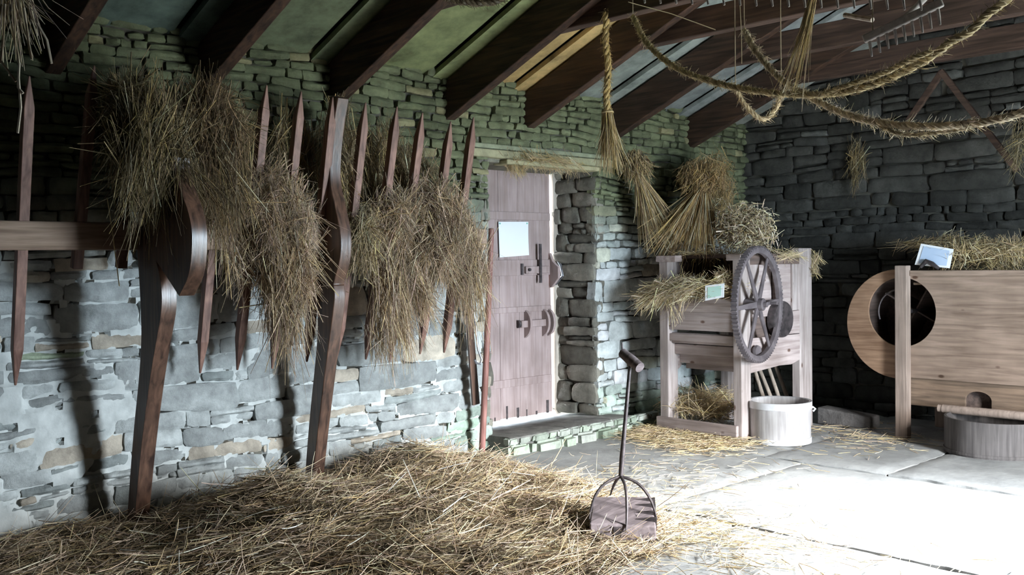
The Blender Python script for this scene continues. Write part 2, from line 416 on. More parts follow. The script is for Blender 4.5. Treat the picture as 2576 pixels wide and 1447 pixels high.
# ================================================================== floor
def build_floor():
    rnd = random.Random(12); mb = MB()
    mb.box((-1.8, -6.7, -.2), (9.3, .2, -.035), mi=1)
    xs = [-1.7, -.3, 1.15, 2.35, 3.5, 4.83, 6.62, 7.9, 9.1]
    for a, b in zip(xs[:-1], xs[1:]):
        y = .15-rnd.uniform(0, .5); ya = .2
        while ya > -6.5:
            L = rnd.uniform(.9, 1.9) if a != 4.83 else rnd.uniform(1.7, 2.6)
            yb = max(ya-L, -6.6)
            k = rnd.uniform(.9, 1.08); col = (.38*k, .39*k, .39*k); g = .009; dz = rnd.uniform(-.006, .006)
            x0, x1, y0, y1 = a+g*(2.2 if a == 4.83 else 1), b-g*(1.6 if b == 4.83 else 1), yb+g, ya-g
            nx, ny = max(3, int((x1-x0)/.06)), max(3, int((y1-y0)/.06)); vs = []; s1 = rnd.random()*20
            for j in range(ny+1):
                for i in range(nx+1):
                    ed = i in (0, nx) or j in (0, ny)
                    X = x0+(x1-x0)*i/nx; Y = y0+(y1-y0)*j/ny
                    ox = .014*smooth_noise(Y*3, a, 1.0) + .006*smooth_noise(Y*14, a, 2); oy = .012*smooth_noise(X*4, yb, 2.0)
                    Z = dz + .004*smooth_noise(X*2+s1, Y*2, 5)
                    if ed: Z -= .012; X += rnd.uniform(-.007, .007); Y += rnd.uniform(-.007, .007)
                    vs.append((X+ox, Y+oy, Z))
            n1 = nx+1; fs = [(j*n1+i, j*n1+i+1, (j+1)*n1+i+1, (j+1)*n1+i) for j in range(ny) for i in range(nx)]
            bd = list(range(nx+1))+[j*n1+nx for j in range(1, ny+1)]+[ny*n1+i for i in range(nx-1, -1, -1)]+[j*n1 for j in range(ny-1, 0, -1)]
            o = len(vs)
            for q in bd: vs.append((vs[q][0], vs[q][1], -.1))
            for q in range(len(bd)): fs.append((bd[q], bd[(q+1) % len(bd)], o+(q+1) % len(bd), o+q))
            mb.add(vs, fs, col)
            ya = yb
    struct(mb.build('floor', [MT['flagstone'], MT['earth']], smooth=True, tone=True))
build_floor()
# ground outside
mb = MB(); mb.box((-12, -26, -.3), (20, -6.72, -.06)); mb.box((-12, .6, -.3), (20, 16, .075))
gr = struct(mb.build('floor_outside', mat_noise('outside_ground', [(.3, (.20, .21, .18)), (.7, (.34, .34, .32))], nscale=3, rough=1)))
# ================================================================== roof
RX = [.15, 1.12, 2.05, 2.97, 3.92, 4.97, 5.82, 6.91, 8.06, 8.95]
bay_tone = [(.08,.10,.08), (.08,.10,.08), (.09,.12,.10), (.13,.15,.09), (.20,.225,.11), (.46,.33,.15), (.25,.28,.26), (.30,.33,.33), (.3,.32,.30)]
def slab(mb, x0, x1, y0, y1, off, t, col, sgn=1):
    def z(y): return 2.93 + off + RS*(-y)
    ny = 8; vs = []
    rnd = random.Random(int(x0*100)+7)
    for i in range(ny+1):
        y = y0+(y1-y0)*i/ny
        for x in (x0, x1):
            j = rnd.uniform(-.006, .006)
            vs.append((x+j, y, z(y)+j*.5)); vs.append((x+j, y, z(y)+t))
    fs = []
    for i in range(ny):
        b = i*4; fs += [(b, b+2, b+6, b+4), (b+1, b+5, b+7, b+3), (b, b+4, b+5, b+1), (b+2, b+3, b+7, b+6)]
    fs += [(0, 1, 3, 2), (ny*4, ny*4+2, ny*4+3, ny*4+1)]
    if sgn < 0: vs = [(p[0], -6.3-p[1], p[2]) for p in vs]
    mb.add(vs, fs, col)
mb = MB()
for s in (1, -1):
    xa = -1.75
    for k in range(len(RX)):
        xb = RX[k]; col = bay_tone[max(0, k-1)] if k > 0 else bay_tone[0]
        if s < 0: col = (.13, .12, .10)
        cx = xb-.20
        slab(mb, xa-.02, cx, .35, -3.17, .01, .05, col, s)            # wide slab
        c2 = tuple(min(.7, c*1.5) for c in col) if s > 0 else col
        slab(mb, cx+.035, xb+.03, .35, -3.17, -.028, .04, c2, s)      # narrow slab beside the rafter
        slab(mb, cx-.05, xb+.1, .35, -3.17, .07, .05, (.05, .05, .045), s)
        xa = xb+.03
    slab(mb, xa, 9.3, .35, -3.17, .01, .05, bay_tone[-1], s)
struct(mb.build('ceiling', MT['roof_slab'], tone=True))
mb = MB()
mb.add([(-2.2, .9, 2.72), (9.6, .9, 2.72), (9.6, -3.15, 4.34), (-2.2, -3.15, 4.34), (9.6, -7.2, 2.72), (-2.2, -7.2, 2.72),
        (-2.2, .9, 2.9), (9.6, .9, 2.9), (9.6, -3.15, 4.54), (-2.2, -3.15, 4.54), (9.6, -7.2, 2.9), (-2.2, -7.2, 2.9)],
       [(0, 1, 2, 3), (3, 2, 4, 5), (6, 9, 8, 7), (9, 11, 10, 8), (0, 6, 7, 1), (5, 4, 10, 11), (0, 3, 9, 6), (3, 5, 11, 9), (1, 7, 8, 2), (2, 8, 10, 4)])
struct(mb.build('ceiling_turf', MT['earth']))
rw = .088; rd = .30
names = {2: 'leftmost dark rafter running up from the wall over the hay', 3: 'dark rafter above the first hay clumps at upper left', 4: 'dark rafter whose foot is above the second curved rack post',
         5: 'dark rafter left of the ochre roof slab', 6: 'brown rafter right of the ochre roof slab over the door', 7: 'brown rafter whose foot is above the hanging sheaves', 8: 'brown rafter nearest the dark back wall'}
for k, x in enumerate(RX):
    if k == len(RX)-1: continue
    for s in (1, -1):
        def q(y, o):
            z = 2.93+RS*(-y)+o
            return (y if s > 0 else -6.3-y, z)
        mb = MB(); mb.prism([q(.12, -rd-.04), q(.12, -.045), q(-3.15, -.045), q(-3.15, -rd)], 'x', x-rw/2, x+rw/2)
        o = mb.build('rafter', MT['rafter_wood'], bevel=.006)
        if s > 0: tag(o, names.get(k, 'dark rafter out of view above the camera'), 'rafter', 'rafters on the left slope')
        else: tag(o, 'brown rafter on the far roof slope, right of the ridge', 'rafter', 'rafters on the right slope')
tn = {4: 'cross beam nearest the camera at the top edge', 5: 'dark cross beam from which the vertical straw rope hangs', 6: 'brown cross beam second nearest, above the rope loops', 7: 'brown cross beam behind the wooden hay rake', 8: 'dark cross beam farthest back, behind the straw rope loop'}
for k in range(1, 9):
    x = RX[k]+.03; z0 = 3.08; y0 = -(z0-2.63)/RS+.22
    mb = MB(); mb.box((x-.045+.045, y0-.0, z0), (x+.05+.045, -6.3-y0, z0+.19)); o = mb.build('tie_beam', MT['beam_wood'], bevel=.008)
    tag(o, tn.get(k, 'brown cross beam above the camera, out of view'), 'beam', 'cross beams under the roof')
# ================================================================== light
w = bpy.data.worlds.new('overcast'); scene.world = w; w.use_nodes = True
nt = w.node_tree; bg = nt.nodes['Background']
tc = nd(nt, 'ShaderNodeTexCoord'); sp = nd(nt, 'ShaderNodeSeparateXYZ'); nt.links.new(tc.outputs['Generated'], sp.inputs[0])
# overcast sky, brightest where the sun stands behind the clouds
sund = Vector((.10, -1.0, .78)).normalized()
dt = nd(nt, 'ShaderNodeVectorMath', operation='DOT_PRODUCT'); nt.links.new(tc.outputs['Generated'], dt.inputs[0]); dt.inputs[1].default_value = sund
gl = nd(nt, 'ShaderNodeMapRange', interpolation_type='SMOOTHSTEP'); nt.links.new(dt.outputs['Value'], gl.inputs[0])
gl.inputs['From Min'].default_value = .88; gl.inputs['From Max'].default_value = .975; gl.inputs['To Min'].default_value = 250; gl.inputs['To Max'].default_value = 1100
nt.links.new(gl.outputs[0], bg.inputs[1])
nt.links.new(ramp(nt, sp.outputs[2], [(0.0, (.66, .84, 1.0)), (.3, (1.0, .98, .95)), (.7, (.72, .86, 1.0))]), bg.inputs[0])
def portal(loc, sx, sz, rx, portal=True):
    l = bpy.data.lights.new('daylight_portal', 'AREA'); l.shape = 'RECTANGLE'; l.size = sx; l.size_y = sz
    l.cycles.is_portal = portal
    o = bpy.data.objects.new('daylight_portal', l); COL.objects.link(o); o.location = loc; o.rotation_euler = rx; return o
portal((5.575, -6.72, 1.1), 1.15, 2.25, (math.radians(90), 0, 0))
vs = scene.view_settings; vs.view_transform = 'Standard'; vs.look = 'None'; vs.exposure = -0.8; vs.gamma = 1; vs.use_curve_mapping = False
# ================================================================== materials for things
mat_wood('rack_wood', (.10, .042, .03), (.33, .18, .135), 'Z', rough=.55, spec=.45)
mat_wood('post_wood', (.03, .015, .011), (.17, .09, .058), 'Z', rough=.36, spec=.6)
mat_wood('rail_wood', (.20, .13, .09), (.46, .33, .25), 'X', rough=.75)
mat_wood('pole_wood', (.17, .07, .055), (.38, .19, .165), 'Z', rough=.5)
mat_noise('old_iron', [(.3, (.035, .03, .033)), (.7, (.12, .10, .10))], nscale=22, rough=.55, metal=.6, spec=.5, bstr=.3, bdist=.002)
mat_noise('bright_iron', [(.3, (.2, .2, .22)), (.7, (.4, .4, .42))], nscale=22, rough=.4, metal=.8, bstr=.1)
mat_attr('straw', nscale=30, mottle=(.8, 1.15), bstr=0, rough=.6, spec=.35, detail=2)
mat_noise('straw_bed', [(.35, (.03, .022, .013)), (.55, (.13, .10, .06)), (.75, (.28, .22, .14))], nscale=38, rough=1, bstr=.8, bdist=.03, detail=10)
mat_noise('paper', [(.3, (.90, .92, .94)), (.7, (.93, .94, .96))], nscale=3, rough=.7, bstr=0)
mat_noise('pin_green', [(.3, (.2, .5, .42)), (.7, (.3, .6, .5))], bstr=0)
mat_noise('card_blue', [(.3, (.46, .58, .76)), (.7, (.55, .66, .82))], nscale=4, rough=.7, bstr=0)
mat_noise('card_green', [(.3, (.46, .72, .62)), (.7, (.58, .80, .70))], nscale=6, rough=.7, bstr=0)
# ================================================================== door
D0 = .50
door = struct(thing('door_1', 'weathered brown plank door with a white notice, set back in the stone wall', 'door', (5.95, D0, .14)))
Z = {py: Py(1300, py, D0).z for py in (540, 665, 775, 955)}
bx0, bx1, dz0, dz1 = 5.36, 6.58, .118, 2.36
xs = [bx0, 5.66, 5.93, 6.17, 6.37, bx1]
for a, b in zip(xs[:-1], xs[1:]):
    mb = MB(); mb.box((a+.001, D0+RNG.uniform(0,.002), dz0+RNG.uniform(0, .01)), (b-.001, D0+.035, dz1)); mb.build('plank', MT['door_wood'], door, bevel=.0025)
for py, hh, dy in ((540, .05, .012), (665, .10, .016), (775, .035, .014), (955, .05, .010)):
    z = Py(1320, py, D0).z; mb = MB(); mb.box((bx0+.01, D0-dy, z-hh), (bx1-.01, D0+.002, z+hh*.4)); mb.build('ledge', MT['door_wood'], door, bevel=.004)
for i, x in enumerate((5.85, 5.99, 6.12, 6.24, 6.36, 6.5)):     # rotted plank feet
    mb = MB(); mb.box((x, D0-.003, dz0), (x+.012+.009*(i % 3), D0+.004, dz0+.035+.028*((i*7) % 4))); mb.build('rot_patch', MT['old_iron'], door)
fr = MB(); fr.box((bx1+.014, D0-.035, .10), (6.655, D0+.02, 2.4)); fr.build('door_frame', MT['frame_wood'], door, bevel=.004)
# latch (upper): staple, vertical bar, hasp and bent handle bar
lz = Py(1355, 678, D0).z; lx = Py(1355, 678, D0-.03).x
lt = MB(); lt.box((lx-.17, D0-.045, lz-.035), (lx+.13, D0-.018, lz+.03)); lat = lt.build('latch', MT['door_wood'], door, bevel=.006)
mb = MB(); mb.box((lx-.215, D0-.03, lz-.045), (lx-.19, D0-.015, lz+.055)); mb.build('staple', MT['old_iron'], lat)
mb = MB(); mb.box((lx-.01, D0-.058, lz-.12), (lx+.015, D0-.045, lz+.23)); mb.build('latch_bar', MT['old_iron'], lat)
mb = MB(); mb.tube([(lx-.14, D0-.05, lz), (lx-.14, D0-.065, lz)], .014, 10); mb.build('bolt', MT['old_iron'], lat)
mb = MB(); x = lx+.16; mb.prism([(D0-.01, lz+.15), (D0-.05, lz+.07), (D0-.12, lz+.02), (D0-.12, lz-.08), (D0-.04, lz-.16), (D0-.01, lz-.17)], 'x', x, x+.03); mb.build('keeper', MT['door_wood'], lat, bevel=.004)
mb = MB(); mb.tube([(x+.06, D0-.02, lz+.12), (x+.06, D0-.10, lz+.03), (x+.06, D0-.12, lz-.06), (x+.06, D0-.03, lz-.14)], .012, 8); mb.build('handle', MT['bright_iron'], lat, smooth=True)
# wooden lock (lower): bar through three curved keepers
lz = Py(1350, 812, D0).z; lx = Py(1330, 812, D0-.03).x
mb = MB(); mb.box((lx-.10, D0-.05, lz-.032), (lx+.24, D0-.018, lz+.03)); lk = mb.build('wooden_bolt', MT['door_wood'], door, bevel=.006)
mb = MB(); mb.prism([(D0-.012+(-.03)*math.sin(a), lz+.035*math.cos(a)) for a in np.linspace(0, math.pi, 9)], 'x', lx-.125, lx-.10); mb.build('bolt_end', MT['old_iron'], lk)
for dx in (-.03, .20, .27):
    pr = [(D0, lz+.13)]+[(D0-.085*math.sin(a), lz+.12*math.cos(a)) for a in np.linspace(.25, math.pi-.25, 11)]+[(D0, lz-.13)]
    mb = MB(); mb.prism(pr, 'x', lx+dx, lx+dx+.028); mb.build('keeper', MT['door_wood'], lk, bevel=.003)
# notice on the door
c = [Py(1254, 558, D0-.02), Py(1329, 558, D0-.02), Py(1331, 642, D0-.02), Py(1257, 648, D0-.02)]
nt_ = thing('notice', 'white paper notice pinned to the brown plank door', 'notice', (c[3].x, c[3].y, c[3].z))
mb = MB(); g = 8; vs = []
for j in range(g+1):
    for i in range(g+1):
        p = c[0].lerp(c[1], i/g).lerp(c[3].lerp(c[2], i/g), j/g); p.y += -.004*math.sin(j/g*3.1)*math.sin(i/g*5) ; vs.append(p)
vs += [p+Vector((0, .0015, 0)) for p in vs]; fs = [(j*9+i, (j+1)*9+i, (j+1)*9+i+1, j*9+i+1) for j in range(g) for i in range(g)]
fs += [tuple(reversed([q+81 for q in f])) for f in fs]
mb.add(vs, fs); mb.build('sheet', MT['paper'], nt_)
for q, (a, b) in enumerate(((.04, .05), (.95, .05))):
    p = c[0].lerp(c[1], a).lerp(c[3].lerp(c[2], a), b); mb = MB(); mb.tube([p+Vector((0, .002, 0)), p+Vector((0, -.006, 0))], .007, 8); mb.build('pin', MT['pin_green'], nt_)
# ================================================================== hay rack
# pointed pales run from low against the wall to high and away from it
PALE_Z0, PALE_Z1 = .86, 2.52
def pale_y(z): return -.20 - (z-.86)/(2.52-.86)*.36
tops = [(75, 190), (235, 165), (338, 200), (440, 205), (565, 215), (668, 215), (755, 230), (835, 245), (918, 258), (997, 268), (1062, 283), (1135, 305), (1190, 295)]
rack = thing('hay_rack', 'long hay rack of pointed reddish pales on curved posts along the stone wall', 'hay rack', (3.0, -.25, 0))
rr_ = random.Random(2)
pxs = []
for i, (px, py) in enumerate(tops):
    z1 = 2.50; p1 = Py(px, py, pale_y(2.5)); z1 = min(p1.z, 2.72); p1 = Vector((p1.x, pale_y(z1), z1))
    z0 = .84+rr_.uniform(-.03, .05)
    if i in (1, 2, 3): z0 = 1.50
    p0 = Vector((p1.x-.015+rr_.uniform(-.02, .02), pale_y(z0), z0)); pxs.append(p1.x)
    mb = MB(); mb.beam(p0, p1, .052, .05, up=(0, 1, 0), point=.16, point0=(.20 if z0 < 1.2 else 0)); mb.build('pale', MT['rack_wood'], rack, bevel=.004)
# rails (threaded by the pales)
ra = Py(-80, 588, -.50); rb = Py(612, 590, -.45); zc = (ra.z+rb.z)/2
yr = pale_y(zc)
print('RAIL', zc, yr, pxs)
mb = MB(); mb.box((.3, yr-.05, zc-.085), (Py(1215, 590, yr).x, yr+.03, zc+.065)); mb.build('rail', MT['rail_wood'], rack, bevel=.012)
if 0: mb.box((.3, pale_y(1.15)-.0, 1.08), (5.0, pale_y(1.15)+.05, 1.15))
def curved_post(x, front, back, th, px0=0):
    """outline in the y-z plane from points seen on the post's near face"""
    fr_ = [Px(a, b, x) for a, b in front]; bk = [Px(a, b, x) for a, b in back]
    out = [(p.y, p.z) for p in fr_]+[(p.y, p.z) for p in reversed(bk)]
    return out
def smooth_poly(pts, it=2):
    for _ in range(it):
        q = [pts[0]]
        for a, b in zip(pts[:-1], pts[1:]):
            q.append((a[0]*.75+b[0]*.25, a[1]*.75+b[1]*.25)); q.append((a[0]*.25+b[0]*.75, a[1]*.25+b[1]*.75))
        q.append(pts[-1]); pts = q
    return pts
x1p = 2.33
fr1 = smooth_poly([(336, 1338), (352, 1150), (377, 950), (398, 830), (408, 770), (404, 700), (392, 655)])
mid = smooth_poly([(450, 745), (478, 690), (484, 600), (478, 545), (458, 490), (440, 440), (438, 415), (438, 395)])
bk1 = smooth_poly([(318, 1330), (334, 1100), (350, 950), (356, 850), (354, 780), (350, 700), (344, 620), (346, 540), (372, 480), (404, 420), (412, 405), (420, 395)])
o1 = curved_post(x1p, fr1+mid, bk1, .08)
mb = MB(); mb.prism(o1, 'x', x1p, x1p+.085); mb.build('post', MT['post_wood'], rack, bevel=.008, smooth=True)
x2p = 3.54
fr2 = smooth_poly([(786, 1212), (800, 1080), (822, 900), (836, 800), (842, 745), (838, 715)])
mid2 = smooth_poly([(842, 700), (854, 660), (858, 610), (852, 560), (838, 500), (828, 450), (832, 370), (842, 290), (850, 245)])
bk2 = smooth_poly([(766, 1206), (778, 1050), (796, 880), (800, 800), (796, 730), (788, 650), (790, 570), (800, 480), (806, 400), (820, 300), (830, 240)])
o2 = curved_post(x2p, fr2+mid2, bk2, .08)
mb = MB(); mb.prism(o2, 'x', x2p, x2p+.085); mb.build('post', MT['post_wood'], rack, bevel=.008, smooth=True)
p0 = Pz(1214, 1118, .06); p0 = Vector((Py(1212, 1118, -.12).x, -.12, .03)); p1 = Py(1236, 575, -.33)
mb = MB(); mb.tube([p0, p0.lerp(p1, .5)+Vector((.004, 0, 0)), p1], [.026, .024, .021], 12); mb.build('post', MT['pole_wood'], rack, smooth=True)
# leaning lath and hanging hook beside the last post
a = Py(1197, 1018, -.09); b = Py(1172, 690, -.13); mb = MB(); mb.beam(a, b, .07, .02, up=(0, 1, .1), taper=.8)
tag(mb.build('lath', MT['post_wood'], bevel=.003), 'short brown lath leaning on the stone wall behind the thin round pole', 'lath')
pts = [Py(x, y, -.33) for x, y in ((1183, 610), (1186, 700), (1194, 800), (1203, 880), (1212, 905), (1208, 916), (1198, 914), (1194, 905))]
mb = MB(); mb.tube(pts, .0085, 8)
tag(mb.build('iron_hook', MT['bright_iron'], smooth=True), 'thin grey iron rod with a hooked end hanging left of the thin red pole', 'hook')
# ================================================================== hay in the rack
def hay(name, label, blobs, group='hay hanging in the rack', base=(.52, .38, .245), kind='stuff', grow=1.0):
    P, D, L, Bn, Wd, T = [], [], [], [], [], []
    for (px, py, y, rx, ry, rz, n, down, spr, lmin, lmax) in blobs:
        c = Py(px, py, y); K = max(8, int(n/16)); tc = ellip(K, c, (rx, ry, rz), .15)
        td = rdir(K, (0, -.12, -down), spr*1.1); td[:, 2] = np.where(td[:, 2] > .3, -td[:, 2], td[:, 2]); tt = RNG.uniform(.45, 1.25, K); tl = RNG.uniform(.6, 1.3, K)
        k = RNG.integers(0, K, n); l = RNG.uniform(lmin, lmax, n)*tl[k]
        d = td[k]+RNG.normal(0, .16+spr*.15, (n, 3)); wild = RNG.random(n) < .10; d[wild] += RNG.normal(0, .7, (wild.sum(), 3)); d /= np.linalg.norm(d, axis=1, keepdims=True)
        p = tc[k]+RNG.normal(0, .022, (n, 3)) - d*(l*RNG.uniform(.2, .7, n))[:, None]
        b = np.stack([RNG.normal(0, .03, n), RNG.normal(-.01, .02, n), -RNG.uniform(0, .09, n)], 1)
        P.append(p); D.append(d); L.append(l); Bn.append(b); w = RNG.uniform(.0018, .004, n); co = RNG.random(n) < .16; w[co] = RNG.uniform(.005, .008, co.sum()); Wd.append(w)
        t = straw_tone(n, base, .35, .05)*tt[k][:, None]; t[co] = np.clip(t[co]*1.35, 0, .9); T.append(np.clip(t, .02, .9))
    P = np.concatenate(P); n = len(P)
    o = straw_mesh(name, MT['straw'], P, np.concatenate(D), np.concatenate(L), np.concatenate(Bn), np.concatenate(Wd), np.concatenate(T))
    co = o.data.vertices; arr = np.empty(len(co)*3, dtype=np.float32); co.foreach_get('co', arr); arr = arr.reshape(-1, 3); arr[:, 1] = np.minimum(arr[:, 1], -.045); co.foreach_set('co', arr.ravel())
    return tag(o, label, 'hay', group, kind)
hay('hay', 'shade-darkened olive hay hanging at the upper left, left of the first curved post', [
    (340, 275, -.70, .13, .10, .17, 700, .7, .55, .10, .35), (390, 385, -.82, .17, .10, .22, 1500, 1.0, .28, .15, .5), (330, 350, -.38, .2, .08, .28, 700, 1, .4, .1, .4)], base=(.25, .185, .09))  # olive hay, base lowered to carry the shade high on the wall
hay('hay', 'shade-darkened brown hay clump above the short end of the thick rail', [
    (525, 300, -.72, .18, .10, .16, 1500, .9, .4, .1, .3), (535, 415, -.72, .19, .12, .28, 1900, 1.2, .2, .15, .5)], base=(.25, .17, .085))  # base lowered here too, shade painted into the hay colour
hay('hay', 'shaggy tan hay clump between the two curved posts', [
    (690, 520, -.52, .17, .13, .25, 1800, .7, .6, .07, .28), (730, 610, -.54, .15, .12, .34, 1900, 1.0, .45, .08, .3), (715, 750, -.48, .13, .1, .22, 700, 1.4, .18, .15, .5), (660, 620, -.40, .25, .1, .3, 900, 1, .4, .1, .3)])
hay('hay', 'thin wisp of hay just right of the second curved post', [
    (858, 380, -.36, .10, .08, .38, 700, 1, .5, .07, .22), (905, 610, -.48, .12, .12, .16, 900, .8, .6, .08, .25), (905, 540, -.42, .12, .12, .08, 300, .4, .7, .06, .2)], base=(.42, .32, .18))
hay('hay', 'largest shaggy hay clump, hanging left of the door', [
    (1010, 560, -.48, .26, .13, .2, 1700, .7, .6, .07, .28), (1120, 600, -.52, .24, .14, .3, 2400, 1, .45, .08, .32), (1010, 720, -.48, .24, .12, .2, 1500, 1.2, .3, .1, .4),
    (1085, 510, -.46, .22, .14, .16, 1100, .6, .6, .07, .25), (1180, 680, -.50, .12, .1, .24, 700, 1.4, .15, .15, .5), (980, 820, -.42, .16, .08, .12, 350, 1.5, .12, .15, .4)])
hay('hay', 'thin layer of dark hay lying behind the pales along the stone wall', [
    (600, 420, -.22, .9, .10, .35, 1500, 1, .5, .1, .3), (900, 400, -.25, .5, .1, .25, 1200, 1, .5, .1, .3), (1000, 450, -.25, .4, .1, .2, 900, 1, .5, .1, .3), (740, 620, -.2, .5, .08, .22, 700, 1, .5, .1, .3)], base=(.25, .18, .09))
# dangling single strands
def strands(name, label, paths, y, w=.006, group=None):
    mb = MB()
    for pts in paths: mb.tube([Py(a, b, y) for a, b in pts], w/2, 5, col=(.5, .38, .2))
    return tag(mb.build(name, MT['straw'], smooth=True, tone=True), label, 'straw', group, 'stuff')
strands('loose_straw', 'long loose straws dangling in front of the thick rail at left', [[(270, 500), (285, 600), (300, 720)], [(322, 500), (335, 560), (350, 600), (335, 640)], [(415, 470), (430, 560), (452, 620), (445, 700)],
    [(430, 250), (440, 380), (418, 500), (410, 560)], [(345, 215), (300, 290), (250, 350)], [(640, 330), (628, 500), (640, 600)], [(770, 600), (800, 680), (852, 745)], [(600, 250), (625, 330), (632, 420)]], -.62)
# ================================================================== straw on lintel
def sprig(name, label, blobs, cat='straw', group=None, base=(.6, .45, .24), kind=None, tw=.12, parent=None, cw=1.0):
    P, D, L, Bn, Wd, T = [], [], [], [], [], []
    for (c, r, n, dm, spr, lmin, lmax, bz) in blobs:
        K = max(6, int(n/12)); tc = ellip(K, c, r); td = rdir(K, dm, spr); tt = RNG.uniform(.5, 1.25, K); k = RNG.integers(0, K, n)
        l = RNG.uniform(lmin, lmax, n); d = td[k]+RNG.normal(0, .3, (n, 3)); d /= np.linalg.norm(d, axis=1, keepdims=True)
        p = tc[k]+RNG.normal(0, .22, (n, 3))*np.array(r)[None]
        P.append(p-d*(l*.5)[:, None]); D.append(d); L.append(l); Bn.append(np.stack([RNG.normal(0, .015, n), RNG.normal(0, .015, n), -RNG.uniform(0, bz, n)], 1))
        w = RNG.uniform(.0018, .0042, n)*cw; co = RNG.random(n) < .15; w[co] *= 1.9; Wd.append(w)
        t = straw_tone(n, base, .3, tw)*tt[k][:, None]; t[co] *= 1.3; T.append(np.clip(t, .02, .92))
    P = np.concatenate(P)
    o = straw_mesh(name, MT['straw'], P, np.concatenate(D), np.concatenate(L), np.concatenate(Bn), np.concatenate(Wd), np.concatenate(T), parent)
    return o if parent else tag(o, label, cat, group, kind)
sprig('straw', 'thin straw fringe lying along the stone lintel over the door', [
    (Py(1370, 402, -.04), (.42, .07, .02), 420, (1, 0, -.1), .35, .08, .3, .05), (Py(1300, 418, -.02), (.12, .05, .03), 160, (.2, 0, -1), .5, .06, .16, .05), (Py(1420, 415, -.03), (.2, .05, .02), 120, (.6, 0, -.6), .4, .1, .22, .05)], kind='stuff')
# ================================================================== straw heap on the floor
def heap_h(x, y):
    """height of the straw heap over the floor"""
    # along-wall envelope and distance envelope
    def edge(t): return clampf(t)**.8
    ymin = np.interp(x, [-.5, 1.2, 2.2, 3.0, 3.6, 4.3, 4.8, 5.1], [-4.0, -4.0, -3.9, -3.4, -2.85, -2.8, -2.15, -.8])
    e1 = edge((y-ymin)/.75); e2 = edge((5.15-x)/.7); e3 = edge((-y+.02)/.10) if x < 2.6 else 1
    left = edge((x-.2)/1.2)
    h = .03 + .03*e1
    bumps = [(2.95, -.75, .50, .36, .22), (4.15, -.42, .42, .28, .20), (4.95, -.45, .22, .22, .15), (3.3, -1.45, .5, .4, .13), (2.7, -1.35, .5, .4, .12), (3.9, -1.2, .45, .4, .10), (4.75, -1.2, .3, .35, .06), (2.2, -1.6, .5, .4, .06), (2.9, -2.1, .5, .3, .08), (1.3, -1.6, .6, .6, .12)]
    for bx, by, sx, sy, a in bumps: h += a*math.exp(-((x-bx)/sx)**2-((y-by)/sy)**2)
    h += .035*smooth_noise(x*4, y*4.5, 4) + .014*smooth_noise(x*11, y*12, 7)
    h = h*e1*e2*left
    if y > -.06: h *= .8
    return max(h, -.02) if h > .004 else -.03
